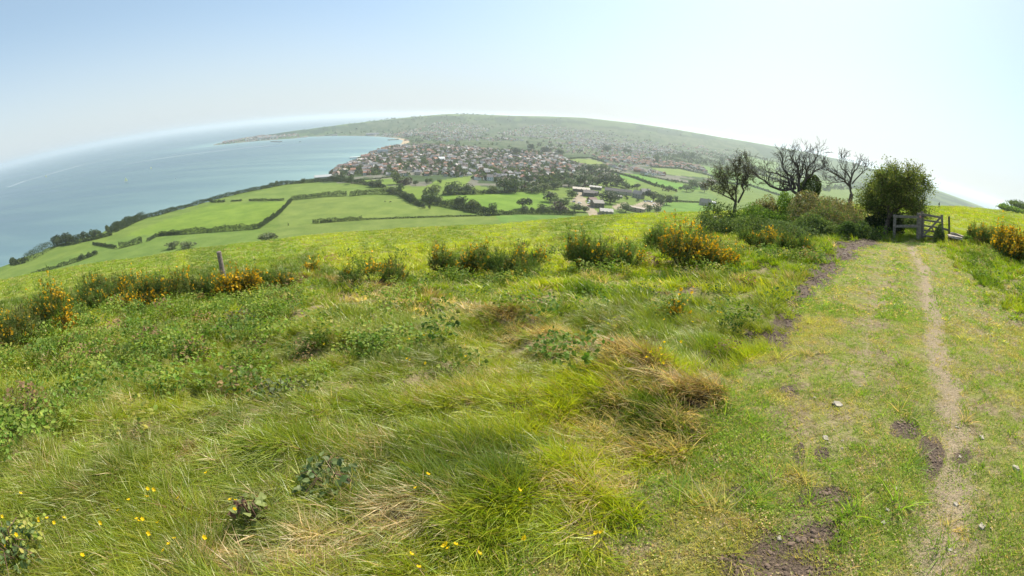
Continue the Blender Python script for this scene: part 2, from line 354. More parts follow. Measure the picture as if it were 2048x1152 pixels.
M_CLOTH = plain('cloth', .9, 0, .1, 20)
M_PAINT = plain('paint', .3, 0, .03, 5, .5)

# ground
m, N, L = new_mat('land'); out = N.new('ShaderNodeOutputMaterial'); bs = N.new('ShaderNodeBsdfPrincipled'); bs.inputs['Roughness'].default_value = .95; bs.inputs['Specular IOR Level'].default_value = .1
tc = N.new('ShaderNodeTexCoord'); P = tc.outputs['Object']
base = attr(N, 'col').outputs['Color']; sep = N.new('ShaderNodeSeparateColor'); L.new(attr(N, 'zone').outputs['Color'], sep.inputs[0]); trk, mud, nearm = sep.outputs[0], sep.outputs[1], sep.outputs[2]
n1 = noise(N, L, 2.2, 6, P, .7); n2 = noise(N, L, 14, 5, P, .7); n3 = noise(N, L, 60, 4, P, .65)
soil = mixc(N, L, ramp(N, L, n2, .35, .65), (.20, .135, .085), (.40, .30, .20))
turf = mixc(N, L, ramp(N, L, n2, .35, .62), (.18, .215, .04), (.32, .31, .10))
dust = mixc(N, L, ramp(N, L, n3, .35, .65), (.30, .23, .14), (.45, .36, .24))
nr = mixc(N, L, ramp(N, L, n1, .42, .60), turf, mixc(N, L, .8, turf, soil))
nr = mixc(N, L, ramp(N, L, math_(N, L, 'ADD', trk, math_(N, L, 'MULTIPLY', n2, .6)), .62, 1.0), nr, dust)
wet = mixc(N, L, ramp(N, L, n3, .3, .7), (.065, .046, .034), (.22, .16, .115))
mudf = ramp(N, L, math_(N, L, 'ADD', math_(N, L, 'MULTIPLY', mud, .95), math_(N, L, 'ADD', math_(N, L, 'MULTIPLY', n1, .9), math_(N, L, 'MULTIPLY', n2, .9))), 1.06, 1.24)
nr = mixc(N, L, mudf, nr, wet)
fl = mixc(N, L, 1.0, base, mixc(N, L, ramp(N, L, noise(N, L, .05, 6, P, .65), .3, .7), (.78, .84, .75), (1.18, 1.12, 1.12)), 'MULTIPLY')
fl = mixc(N, L, 1.0, fl, mixc(N, L, ramp(N, L, noise(N, L, .9, 5, P, .75), .32, .68), (.86, .86, .86), (1.12, 1.12, 1.12)), 'MULTIPLY')
fin = mixc(N, L, nearm, fl, nr); L.new(fin, bs.inputs['Base Color'])
bp = N.new('ShaderNodeBump'); bp.inputs['Strength'].default_value = 1.0; L.new(math_(N, L, 'MULTIPLY', nearm, .05), bp.inputs['Distance'])
hgt = math_(N, L, 'ADD', math_(N, L, 'MULTIPLY', n2, 1.0), math_(N, L, 'MULTIPLY', n3, .5)); L.new(hgt, bp.inputs['Height']); L.new(bp.outputs[0], bs.inputs['Normal'])
L.new(mixc(N, L, mudf, (.95,) * 3, (.7,) * 3), bs.inputs['Roughness'])
L.new(bs.outputs[0], out.inputs[0]); M_LAND = m

# ------------------------------------------------------------------ the land as one sheet
def poly_px(pts): return pline(pts, 300)
GREEN = np.array([.145, .20, .035]); GREEN2 = np.array([.20, .235, .04]); GREEN3 = np.array([.125, .185, .04])
FIELDS = [(poly_px([(250,472),(330,440),(420,410),(578,403),(545,440),(515,456),(300,473)]), (.15, .225, .03)),
          (poly_px([(582,402),(700,393),(795,392),(850,415),(930,430),(720,440),(560,450),(556,440)]), (.155, .21, .045)),
          (poly_px([(430,402),(560,378),(660,366),(770,380),(790,386),(700,391),(580,400)]), (.145, .205, .045)),
          (poly_px([(560,452),(720,441),(930,432),(1000,432),(1000,446),(750,462),(520,482)]), (.15, .20, .045)),
          (poly_px([(60,545),(190,492),(250,473),(520,458),(520,482),(250,520),(60,550)]), (.13, .195, .04)),
          (poly_px([(885,392),(1050,383),(1100,387),(1098,414),(985,424),(940,412),(890,402)]), (.145, .24, .03)),
          (poly_px([(800,376),(850,374),(870,362),(950,350),(930,372),(870,378),(845,392),(850,412),(800,388)]), (.15, .215, .035)),
          (poly_px([(715,362),(800,356),(800,368),(760,372)]), (.15, .215, .035)),
          (poly_px([(1135,318),(1180,318),(1210,327),(1170,329)]), (.19, .24, .06)),
          (poly_px([(1228,346),(1280,350),(1345,365),(1400,372),(1400,380),(1340,378),(1300,368),(1240,355)]), (.12, .24, .035)),
          (poly_px([(1240,360),(1270,360),(1275,372),(1240,370)]), (.15, .24, .04)),
          (poly_px([(1300,335),(1360,338),(1420,350),(1420,356),(1340,350)]), (.17, .23, .06)),
          (poly_px([(1360,380),(1420,384),(1440,400),(1380,402),(1340,395)]), (.13, .20, .05)),
          (poly_px([(1300,405),(1420,405),(1440,425),(1330,424)]), (.13, .23, .04)),
          (poly_px([(1400,330),(1520,355),(1600,380),(1560,390),(1440,365)]), (.13, .22, .05)),
          (poly_px([(1480,310),(1620,340),(1700,372),(1640,372),(1520,340)]), (.14, .21, .06)),
          (poly_px([(990,430),(1150,430),(1140,436),(1000,444)]), (.12, .21, .04))]
TOWN = poly_px([(640,366),(700,366),(800,372),(960,372),(1000,380),(1180,372),(1250,345),(1400,372),(1500,360),(1560,330),(1500,290),(1250,262),(1024,245),(800,240),(700,250),(660,262),(740,272),(800,278),(802,290),(730,310),(640,352)])
YARD = [poly_px(q) for q in ([(1165,393),(1176,398),(1168,403),(1180,410),(1195,424),(1205,432),(1180,432),(1163,412),(1140,402),(1150,396),(1155,378),(1163,376)],
        [(1222,412),(1250,404),(1262,412),(1232,420)], [(1260,414),(1290,402),(1330,404),(1320,416),(1275,418)])]
BEACH = poly_px([(750,272.6),(806,277),(822,283),(806,289),(790,293),(806,281)])
def far_colour(X, Y, r, az):
    n = fbm(X / 40, Y / 40, 61, 4)[:, None]; n2 = fbm(X / 140, Y / 140, 62, 3)[:, None]
    c = GREEN * (1 - n2) + GREEN3 * n2 + 0 * n
    near = (r < 330)[:, None]; c = np.where(near, GREEN2 * (.85 + .3 * n), c)
    tn = inside(TOWN, X, Y)[:, None]
    c = np.where(tn, np.where(n > .52, np.where((r < 1500)[:, None], np.array([.17, .16, .13]), np.array([.10, .12, .06])), np.array([.055, .085, .032])), c)
    for P_, col in FIELDS:
        q = inside(P_, X, Y)[:, None]; c = np.where(q, np.array(col) * (.92 + .16 * n), c)
    for P_ in YARD:
        q = inside(P_, X, Y)[:, None]; c = np.where(q, np.array([.34, .28, .21]) * (.85 + .3 * n), c)
    hill = (r > 2300)[:, None]
    hn = fbm(X / 120, Y / 260, 64, 4)[:, None]
    hc = np.where(hn > .50, np.array([.035, .062, .027]), np.array([.085, .125, .045]))
    c = np.where(hill & ~tn, hc, c)
    Dr = np.interp(az, RD_AZ, RD_D); top = ((r / Dr > .93) & (az > -22))[:, None]
    c = np.where(top & hill, np.array([.12, .17, .055]) * (.8 + .5 * n), c)
    b = inside(BEACH, X, Y)[:, None]; c = np.where(b, np.array([.50, .38, .25]), c)
    z = H(X, Y, False); sh = ((r > 450) & (z < 3.0) & (z > -4))[:, None] & ~b; c = np.where(sh, np.array([.20, .18, .14]) * (.7 + .6 * n), c)
    return c
A = np.concatenate([np.arange(-178, -70, 4.0), np.arange(-70, 70, .13), np.arange(70, 180, 4.0)]); RR = np.concatenate([[.02], np.geomspace(.3, 6800, 470)])
AA, R2 = np.meshgrid(np.radians(A), RR); X = (R2 * np.sin(AA)).ravel(); Y = (R2 * np.cos(AA)).ravel(); rr = R2.ravel(); az = np.degrees(AA).ravel()
Z = H(X, Y)
na, nr_ = len(A), len(RR)
i = np.arange(nr_ - 1)[:, None] * na; j = np.arange(na)[None]; k = (j + 1) % na
Qd = np.stack([i + j, i + k, i + na + k, i + na + j], -1).reshape(-1, 4)[:, ::-1]
Qd = Qd[:, ::-1] if False else Qd
me = mesh_np('ground', np.stack([X, Y, Z], 1), [Qd], far_colour(X, Y, rr, az), [M_LAND], smooth=True)
zn = np.ones((len(X), 4), np.float32); s = rr < 60; mud = np.zeros(len(X)); mud[s] = np.maximum(1.75 * blobs_mask(MUDL, X[s], Y[s]), .95 * earth_mask(X[s], Y[s])) + .85 * blobs_mask(SOIL_SHADE, X[s], Y[s])  # mud colour also paints shade into the soil hollows
TM = track_mask(X, Y); RM = rut_mask(X, Y)
zn[:, 0] = np.clip(RM * .9, 0, 1); zn[:, 1] = mud; zn[:, 2] = 1 - sstep(14, 34, rr) * (1 - TM * (1 - sstep(50, 60, rr)))
a = me.attributes.new('zone', 'FLOAT_COLOR', 'POINT'); a.data.foreach_set('color', zn.ravel())
tag(obj('ground', me), 'grassy down falling to green fields, town and headland', None, None, 'structure')

# ------------------------------------------------------------------ sea
m, N, L = new_mat('sea_water'); out = N.new('ShaderNodeOutputMaterial'); bs = N.new('ShaderNodeBsdfPrincipled'); tc = N.new('ShaderNodeTexCoord'); P = tc.outputs['Object']
mp = N.new('ShaderNodeMapping'); mp.inputs['Rotation'].default_value = (0, 0, R(-28)); mp.inputs['Scale'].default_value = (.15, 1, 1); L.new(P, mp.inputs[0])
st = noise(N, L, .006, 5, mp.outputs[0], .6); shl = attr(N, 'col').outputs['Color']
c = mixc(N, L, ramp(N, L, st, .38, .66), (.72, .80, .86), (1.30, 1.22, 1.15)); c = mixc(N, L, 1.0, shl, c, 'MULTIPLY')
L.new(c, bs.inputs['Base Color']); L.new(ramp(N, L, st, .3, .7, .30, .46), bs.inputs['Roughness']); bs.inputs['IOR'].default_value = 1.33
bp = N.new('ShaderNodeBump'); bp.inputs['Strength'].default_value = .55; bp.inputs['Distance'].default_value = 1.2; L.new(noise(N, L, .12, 6, P, .7), bp.inputs['Height']); L.new(bp.outputs[0], bs.inputs['Normal']); L.new(bs.outputs[0], out.inputs[0])
A = np.arange(-180, 180, 1.0); RR = np.concatenate([[1.], np.geomspace(300, 30000, 170)]); AA, R2 = np.meshgrid(np.radians(A), RR); X = (R2 * np.sin(AA)).ravel(); Y = (R2 * np.cos(AA)).ravel()
D = dist_line(COAST, X, Y, True); sh = np.exp(-D / 260.)[:, None] * .8 + np.exp(-D / 60.)[:, None] * .2
na, nr_ = len(A), len(RR); i = np.arange(nr_ - 1)[:, None] * na; j = np.arange(na)[None]; k = (j + 1) % na
Qd = np.stack([i + j, i + na + j, i + na + k, i + k], -1).reshape(-1, 4)
SEA = (1 - sh) * np.array([.085, .145, .170]) + sh * np.array([.19, .31, .30])
sea = obj('sea', mesh_np('sea', np.stack([X, Y, 0 * X], 1), [Qd], SEA, [m], smooth=True)); tag(sea, 'calm blue sea of the bay with pale streaks', None, None, 'structure')
import bmesh
# ------------------------------------------------------------------ growing things: prototypes
rng = np.random.RandomState(7)
def ribbons(P0, D0, L, W, bend, rs, seg=3, face=None):
    """n curved tapering blades: base P0, direction D0, length, width, bend (m sideways drop)"""
    n = len(P0); t = np.linspace(0, 1, seg + 1)[None, :, None]
    side = np.cross(D0, rs.normal(size=(n, 3))) if face is None else face
    side /= np.linalg.norm(side, axis=1, keepdims=True) + 1e-9
    h = D0[:, :2] + rs.normal(size=(n, 2)) * .15; h /= np.linalg.norm(h, axis=1, keepdims=True) + 1e-9
    out = np.concatenate([h, -.35 * np.ones((n, 1))], 1)
    C = P0[:, None] + D0[:, None] * L[:, None, None] * t + out[:, None] * (bend * L)[:, None, None] * t ** 2
    w = (W[:, None, None] * .5) * (1 - t ** 1.6 * .93)
    V = np.stack([C - side[:, None] * w, C + side[:, None] * w], 2)      # n,seg+1,2,3
    b = (np.arange(n) * (seg + 1) * 2)[:, None] + (np.arange(seg) * 2)[None]
    Q = np.stack([b, b + 1, b + 3, b + 2], -1).reshape(-1, 4)
    return V.reshape(-1, 3), Q, (seg + 1) * 2
def tuft(name, seed, n, rad, lmin, lmax, w, lean, spread, bend, pal, seg=3):
    rs = np.random.RandomState(seed); a = rs.rand(n) * 6.283; q = rad * np.sqrt(rs.rand(n))
    P0 = np.stack([q * np.cos(a), q * np.sin(a), -.02 * np.ones(n)], 1)
    D = np.stack([lean + spread * rs.normal(size=n) + P0[:, 0] / rad * .25, spread * rs.normal(size=n) + P0[:, 1] / rad * .25, np.ones(n)], 1); D /= np.linalg.norm(D, axis=1, keepdims=True)
    L = lmin + (lmax - lmin) * rs.rand(n) ** 1.3; W = w * (.6 + .8 * rs.rand(n))
    V, Q, k = ribbons(P0, D, L, W, bend * (.3 + rs.rand(n)), rs, seg)
    pal = np.array(pal); c = pal[rs.choice(len(pal), n)] * (.75 + .5 * rs.rand(n, 1)); c = np.repeat(c, k, 0)
    me = mesh_np(name, V, [Q], c, [M_GRASS]); return bpy.data.objects.new(name, me)
GP = [(1, 1, 1), (1.1, 1.02, .9), (.85, .95, .8), (1.3, 1.1, 1.0), (.7, .9, .6), (1.0, 1.0, 1.0), (1.35, 1.15, 1.3)]
protos = bpy.data.collections.new('grass_kinds'); kinds = {}
def addp(key, o):
    o.name = 'tuft_%02d' % len(protos.objects); kinds.setdefault(key, []).append(len(protos.objects)); protos.objects.link(o)
for q in range(4): addp('near', tuft('t', 10 + q, 40, .055, .05, .21, .0068, .22, .36, .55, GP))
for q in range(3): addp('laid', tuft('t', 20 + q, 44, .08, .08, .21, .0058, 1.2, .5, .35, GP))
for q in range(3): addp('mid', tuft('t', 30 + q, 34, .10, .07, .23, .014, .22, .36, .45, GP))
for q in range(3): addp('far', tuft('t', 40 + q, 30, .22, .07, .19, .028, .2, .5, .3, GP, 2))
for q in range(4): addp('turf', tuft('t', 50 + q, 40, .06, .012, .060, .0052, .1, .65, .4, GP, 2))
for q in range(2): addp('turfm', tuft('t', 55 + q, 40, .13, .012, .05, .012, .1, .7, .4, GP, 2))
def weed(name, seed, n, rad, hgt, size, pal, serr=0):
    """low broad-leaved plant: stalks carrying rounded pointed leaves"""
    rs = np.random.RandomState(seed); V = []; Q = []; C = []; pal = np.array(pal)
    for k in range(n):
        a = rs.rand() * 6.283; q = rad * math.sqrt(rs.rand()); p = np.array([q * math.cos(a), q * math.sin(a), hgt * (.25 + .75 * rs.rand()) * (1 - .5 * (q / rad) ** 2)])
        nrm = np.array([rs.normal() * .5, rs.normal() * .5, 1]); nrm /= np.linalg.norm(nrm); d = np.cross(nrm, rs.normal(size=3)); d /= np.linalg.norm(d); s = np.cross(nrm, d)
        L = size * (.6 + .8 * rs.rand()); w = L * .36
        pts = [(0, 0, 0), (.3, -1, .06), (.3, 1, .06), (.62, -.85, .05), (.62, .85, .05), (1, 0, -.08), (.3, 0, -.02), (.62, 0, -.02)]
        b = len(V); V += [p + d * u * L + s * v * w + nrm * z * L for u, v, z in pts]
        Q += [(b, b+1, b+6, b), (b, b+6, b+2, b), (b+1, b+3, b+7, b+6), (b+6, b+7, b+4, b+2), (b+3, b+5, b+7, b+3), (b+7, b+5, b+4, b+7)]
        C += [pal[rs.randint(len(pal))] * (.7 + .6 * rs.rand())] * 8
    T = [q[:3] for q in Q if q[0] == q[3]]; Q4 = [q for q in Q if q[0] != q[3]]
    return mesh_np(name, np.array(V), [np.array(Q4), np.array(T)], np.array(C), [M_WEED])
for q in range(3): addp('weed', bpy.data.objects.new('w', weed('w', 60 + q, 90, .2, .22, .036, GP)))
def clod(seed):
    bm = bmesh.new(); bmesh.ops.create_icosphere(bm, subdivisions=2, radius=1.0); rs = np.random.RandomState(seed); of = rs.rand(3) * 20
    for v in bm.verts: k = .55 + .9 * vnoise(v.co.x * 1.7 + of[0], v.co.y * 1.7 + v.co.z * 1.3 + of[1], seed); v.co = Vector((v.co.x * k, v.co.y * k * .8, v.co.z * k * .5))
    me = bpy.data.meshes.new('clod'); bm.to_mesh(me); bm.free(); me.materials.append(M_CLOD); return bpy.data.objects.new('c', me)
M_CLOD, N_, L_c = new_mat('earth_clod'); o_ = N_.new('ShaderNodeOutputMaterial'); b_ = N_.new('ShaderNodeBsdfPrincipled'); b_.inputs['Roughness'].default_value = .9; L_c.new(attr(N_, 'tint', 'INSTANCER').outputs['Color'], b_.inputs['Base Color']); L_c.new(b_.outputs[0], o_.inputs[0])
for q in range(3): addp('clod', clod(80 + q))
for q in range(2): addp('clover', bpy.data.objects.new('w', weed('w', 70 + q, 36, .1, .02, .011, GP)))

def gn_group():
    g = bpy.data.node_groups.new('scatter', 'GeometryNodeTree')
    g.interface.new_socket(name='Geometry', in_out='INPUT', socket_type='NodeSocketGeometry'); g.interface.new_socket(name='Geometry', in_out='OUTPUT', socket_type='NodeSocketGeometry')
    N, L = g.nodes, g.links; gi = N.new('NodeGroupInput'); go = N.new('NodeGroupOutput'); ip = N.new('GeometryNodeInstanceOnPoints'); ci = N.new('GeometryNodeCollectionInfo')
    ci.inputs[0].default_value = protos; ci.inputs['Separate Children'].default_value = True; ci.inputs['Reset Children'].default_value = True
    ip.inputs['Pick Instance'].default_value = True
    def na(name, t, sock):
        n = N.new('GeometryNodeInputNamedAttribute'); n.data_type = t; n.inputs[0].default_value = name; L.new(n.outputs['Attribute'], sock)
    L.new(gi.outputs[0], ip.inputs['Points']); L.new(ci.outputs[0], ip.inputs['Instance'])
    na('idx', 'INT', ip.inputs['Instance Index']); na('rot', 'FLOAT_VECTOR', ip.inputs['Rotation']); na('scl', 'FLOAT_VECTOR', ip.inputs['Scale'])
    L.new(ip.outputs[0], go.inputs[0]); return g
GN = gn_group()
def scatter(name, P, rot, scl, idx, tint, label):
    me = bpy.data.meshes.new(name); me.vertices.add(len(P)); me.vertices.foreach_set('co', np.asarray(P, np.float32).ravel())
    for nm, t, d, f in (('rot', 'FLOAT_VECTOR', rot, 'vector'), ('scl', 'FLOAT_VECTOR', scl, 'vector'), ('idx', 'INT', idx, 'value')):
        at = me.attributes.new(nm, t, 'POINT'); at.data.foreach_set(f, np.asarray(d, np.int32 if t == 'INT' else np.float32).ravel())
    at = me.attributes.new('tint', 'FLOAT_COLOR', 'POINT'); c = np.ones((len(P), 4), np.float32); c[:, :3] = tint; at.data.foreach_set('color', c.ravel())
    o = obj(name, me); md = o.modifiers.new('scatter', 'NODES'); md.node_group = GN; tag(o, label, None, None, 'stuff'); return o
def polar_pts(n, r0, r1, a0, a1, p=0.0):
    """p=0: log-uniform in range (even in the picture); density ~ r^-2"""
    r = r0 * (r1 / r0) ** rng.rand(n) if p == 0 else (r0 ** p + (r1 ** p - r0 ** p) * rng.rand(n)) ** (1 / p)
    a = np.radians(a0 + (a1 - a0) * rng.rand(n)); return r * np.sin(a), r * np.cos(a), r
LUSH = np.array([.27, .37, .015]); LIME = np.array([.52, .56, .02]); DEEP = np.array([.06, .13, .015]); STRAW = np.array([.60, .49, .26]); OLIVE = np.array([.29, .33, .04]); TAWNY = np.array([.36, .27, .12])
def pick(keys_w, n):
    ks = list(keys_w); w = np.array([keys_w[k] for k in ks], float); ch = rng.choice(len(ks), n, p=w / w.sum()); out = np.zeros(n, int)
    for q, k in enumerate(ks):
        s = ch == q; out[s] = rng.choice(kinds[k], s.sum())
    return out
def grass_colour(X, Y, n):
    q_ = 1 + np.maximum(np.hypot(X, Y) - 12, 0) / 14; a = fbm(X / 1.6 / q_, Y / 1.6 / q_, 71, 3); b = fbm(X / .7 / q_, Y / .7 / q_, 73, 2); big = fbm(X / 6, Y / 6, 74, 2)
    st = blobs_mask(STRAWL, X, Y); c = LUSH[None] * np.ones((n, 1))
    c = c + (LIME - c) * (sstep(.42, .66, a) * .8)[:, None]; c = c + (DEEP - c) * (sstep(.52, .68, b) * .85 / (1 + np.hypot(X, Y) / 60))[:, None]; c = c + (OLIVE - c) * (sstep(.5, .7, big) * .6)[:, None]
    p = np.clip(st * 1.2 + .03 + .14 * sstep(.55, .75, fbm(X / .5, Y / .5, 75, 2)), 0, 1); s = rng.rand(n) < p * .85; c[s] = STRAW * (.75 + .5 * rng.rand(s.sum(), 1))
    s = rng.rand(n) < .05; c[s] = TAWNY
    bd = dist_line(BANK, X, Y) + (fbm(X / .5, Y / .5, 49) - .5) * .5; s = rng.rand(n) < .58 * (1 - sstep(.05, .42, bd)); c[s] = np.array([.40, .275, .11]) * (.7 + .6 * rng.rand(s.sum(), 1))
    return c * (.8 + .4 * rng.rand(n, 1)), st
def flow(X, Y):  # the way the wind has combed the grass
    return R(205) + (fbm(X / 2.2, Y / 2.2, 81, 2) - .5) * 4.5
def lay(name, n, r0, r1, a0, a1, weights, scale, label, p=0.0, want='long', zoff=0.0):
    X, Y, r = polar_pts(n, r0, r1, a0, a1, p); tm = track_mask(X, Y); mud = blobs_mask(MUDL, X, Y) + .8 * blobs_mask(SOIL_SHADE, X, Y); st = 0
    if want == 'long': keep = (rng.rand(n) > tm * 1.02 + .02) & (rng.rand(n) > np.maximum(mud, earth_mask(X, Y)) * .97) & ~(thick_mask(X, Y) & (rng.rand(n) < .85)) & ((rng.rand(n) < .42 + .58 * tussock(X, Y)) | (r > 14))
    else:
        rm = rut_mask(X, Y); bare = sstep(.40, .58, fbm(X / .55, Y / .55, 91, 3))
        keep = (tm > .3) & (rng.rand(n) > np.clip(rm * 1.0, 0, .85)) & (rng.rand(n) > sstep(.18, .45, mud) * .97) & (rng.rand(n) > bare * .6) & (rng.rand(n) > earth_mask(X, Y) * .93)
    X, Y, r = X[keep], Y[keep], r[keep]; n = len(X); z = H(X, Y); c, st = grass_colour(X, Y, n)
    if want != 'long':
        tz = fbm(X / .8, Y / .8, 93, 3)[:, None]; c = np.where(tz > .56, np.array([.46, .46, .13]), np.array([.27, .40, .055])) * (.7 + .6 * rng.rand(n, 1)); s = rng.rand(n) < .24; c[s] = STRAW
    idx = pick(weights, n)
    if want == 'long' and 'laid' in weights:
        s = (st > .45) & (rng.rand(n) < .7); idx[s] = rng.choice(kinds['laid'], s.sum())
    sc = scale(X, Y, r) * (.75 + .5 * rng.rand(n)); ang = flow(X, Y) + rng.normal(size=n) * .55
    if want != 'long': ang = rng.rand(n) * 6.28
    rot = np.stack([rng.normal(size=n) * .08, rng.normal(size=n) * .08, ang], 1)
    hs = (.44 + .54 * tussock(X, Y) + .22 * fbm(X / 2.5, Y / 2.5, 95, 2)) if want == 'long' else 1.0
    S = np.stack([sc, sc, sc * hs], 1) if want == 'long' else np.stack([sc] * 3, 1)
    return scatter(name, np.stack([X, Y, z + zoff], 1), rot, S, idx, c, label)
lay('long_grass', 34000, .5, 7.5, -100, 80, {'near': 4, 'laid': 2.6}, lambda X, Y, r: .9 + 0 * r, 'long tufted meadow grass leaning with the wind', 1.05)
lay('long_grass', 34000, 6.5, 30, -95, 88, {'mid': 5}, lambda X, Y, r: .95 + r / 60, 'long grass of the slope below the track', 1.0)
lay('meadow_grass', 34000, 26, 130, -85, 75, {'far': 3}, lambda X, Y, r: .9 + (r - 26) / 60, 'sunlit meadow grass on the brow of the down', .5)
lay('meadow_grass', 9000, 120, 460, 38, 80, {'far': 3}, lambda X, Y, r: 2.4 + (r - 120) / 90, 'grass on the far shoulder of the down', .4)
lay('track_turf', 56000, .8, 8, -5, 95, {'turf': 6, 'clover': .5, 'near': .035}, lambda X, Y, r: 1.0 + 0 * r, 'short trodden turf of the farm track', 1.0, 'short')
lay('track_turf', 40000, 7, 28, 20, 75, {'turfm': 5}, lambda X, Y, r: 1.1 + 0 * r, 'short turf of the track towards the gate', 1.0, 'short')
n = 110000; X, Y, r = polar_pts(n, .9, 26, -5, 92, 1.0); m_ = np.clip(1.7 * blobs_mask(MUDL, X, Y), 0, 1.2); RM_ = rut_mask(X, Y); m_ = np.maximum(m_, .85 * earth_mask(X, Y)); k = (m_ * (.3 + fbm(X / .12, Y / .12, 7, 2)) > .55) & (rng.rand(n) < .9) | ((RM_ > .35) & (rng.rand(n) < .10)) | ((track_mask(X, Y) > .6) & (rng.rand(n) < .012)); X, Y, r, m_ = X[k], Y[k], r[k], m_[k]; n = len(X)
c = np.where((m_ > .3)[:, None], np.array([.17, .115, .08]), np.array([.38, .31, .22])) * (.7 + .6 * rng.rand(n, 1)); s_ = (.004 + .011 * rng.rand(n) ** 2.5) * (1 + r / 14) * np.where(m_ > .3, 1.3, .7)
scatter('clods', np.stack([X, Y, H(X, Y) + .002], 1), np.stack([0 * X, 0 * X, rng.rand(n) * 6.28], 1), np.stack([s_] * 3, 1), rng.choice(kinds['clod'], n), c, 'crumbled mud and grit trodden up along the track')
# low bramble and nettle growth among the grass, lower left
WEEDL = [blob(*b[:4]) + (b[4],) for b in ((110,640,90,25,1),(300,630,220,14,1.1),(470,605,150,14,1.1),(620,585,80,14,.9),(760,590,70,12,.8),(980,570,120,10,.9),(1200,552,100,10,.8),(1400,548,120,12,.8),(1560,520,90,12,.9),(1970,520,50,14,.9))] + [blob(*b[:4]) + (b[4],) for b in ((120,700,200,80,1),(330,700,180,60,.9),(480,655,90,40,1.1),(60,860,80,45,1),(560,620,60,25,.8),(700,700,120,30,.7),(550,760,70,40,.9),(660,730,60,25,.7),(200,600,200,40,.8),(290,780,160,40,.5),(1950,560,50,20,.7),(1340,500,160,20,.6))]
X, Y, r = polar_pts(30000, 1.8, 26, -80, 75, .8); w = blobs_mask(WEEDL, X, Y); keep = (rng.rand(len(X)) < np.clip((w - .12), 0, 1) * .5 * sstep(.38, .62, fbm(X / .45, Y / .45, 96, 2)) + .012 * sstep(2.5, 5, r)) & (track_mask(X, Y) < .2) ; X, Y = X[keep], Y[keep]; n = len(X)
WC = np.array([(.17, .26, .04), (.22, .30, .05), (.12, .20, .035), (.30, .32, .07), (.28, .2, .10)]); c = WC[rng.choice(5, n, p=[.34, .28, .2, .12, .06])] * (.75 + .5 * rng.rand(n, 1))
scatter('undergrowth', np.stack([X, Y, H(X, Y) + .06], 1), np.stack([rng.normal(size=n) * .2, rng.normal(size=n) * .2, rng.rand(n) * 6.28], 1), np.repeat((.7 + .7 * rng.rand(n, 1)), 3, 1) * (1 + np.hypot(X, Y)[:, None] / 40), rng.choice(kinds['weed'], n), c, 'dark green brambles and nettles creeping through the grass')

# ------------------------------------------------------------------ foliage builders
def leaf_cloud(P, size, rs, pal, aspect=.6, up=.35, var=.35):
    """one pointed leaf quad per point with random facing"""
    n = len(P); d = rs.normal(size=(n, 3)); d /= np.linalg.norm(d, axis=1, keepdims=True); q = rs.normal(size=(n, 3)); q[:, 2] += up * 2; s = np.cross(d, q); s /= np.linalg.norm(s, axis=1, keepdims=True) + 1e-9
    L = (size * (.6 + .8 * rs.rand(n)))[:, None]; w = L * aspect * .5; nn = np.cross(d, s) * L * .12
    V = np.stack([P - d * L * .5, P - s * w + nn, P + d * L * .5, P + s * w + nn], 1).reshape(-1, 3); Q = (np.arange(n) * 4)[:, None] + np.arange(4)[None]
    pal = np.array(pal); c = pal[rs.choice(len(pal), n)] * (1 - var + 2 * var * rs.rand(n, 1)); return V, Q, np.repeat(c, 4, 0)
def grow(g, rs, p, d, L, r, depth, tips, wild=.35, kids=3, taper=.62, up=.12, bias=(0, 0, 0), col=(1, 1, 1), shrink=.72, minr=.006):
    n = max(3, int(3 + L * 2)); pts = [np.array(p, float)]; d = np.array(d, float); d /= np.linalg.norm(d); bias = np.array(bias, float)
    for k in range(n):
        d = d + rs.normal(size=3) * wild * .55 + np.array([0, 0, up]) * .4 + bias * .12; d /= np.linalg.norm(d); pts.append(pts[-1] + d * L / n)
    rad = np.linspace(r, max(r * taper, minr), n + 1); g.tube(pts, rad, 7 if r > .05 else (5 if r > .02 else 3), col, cap=r > .05)
    tips.append((pts[-1], d, r)); 
    if depth <= 0: return
    for k in range(kids):
        t = .35 + .65 * (k + rs.rand() * .8) / kids; i = min(n, max(1, int(round(t * n)))); dd = rs.normal(size=3); dd -= dd @ d * d; dd /= np.linalg.norm(dd) + 1e-9; a = .45 + .55 * rs.rand()
        grow(g, rs, pts[i], d * math.cos(a) + dd * math.sin(a), L * shrink * (.75 + .5 * rs.rand()), max(rad[i] * (.62 + .2 * rs.rand()), minr), depth - 1, tips, wild, kids, taper, up, bias, col, shrink, minr)
    grow(g, rs, pts[-1], d, L * shrink, max(rad[-1], minr), depth - 1, tips, wild, kids, taper, up, bias, col, shrink, minr)
LEAFG = [(.085, .15, .03), (.115, .175, .04), (.06, .115, .025), (.145, .19, .05)]
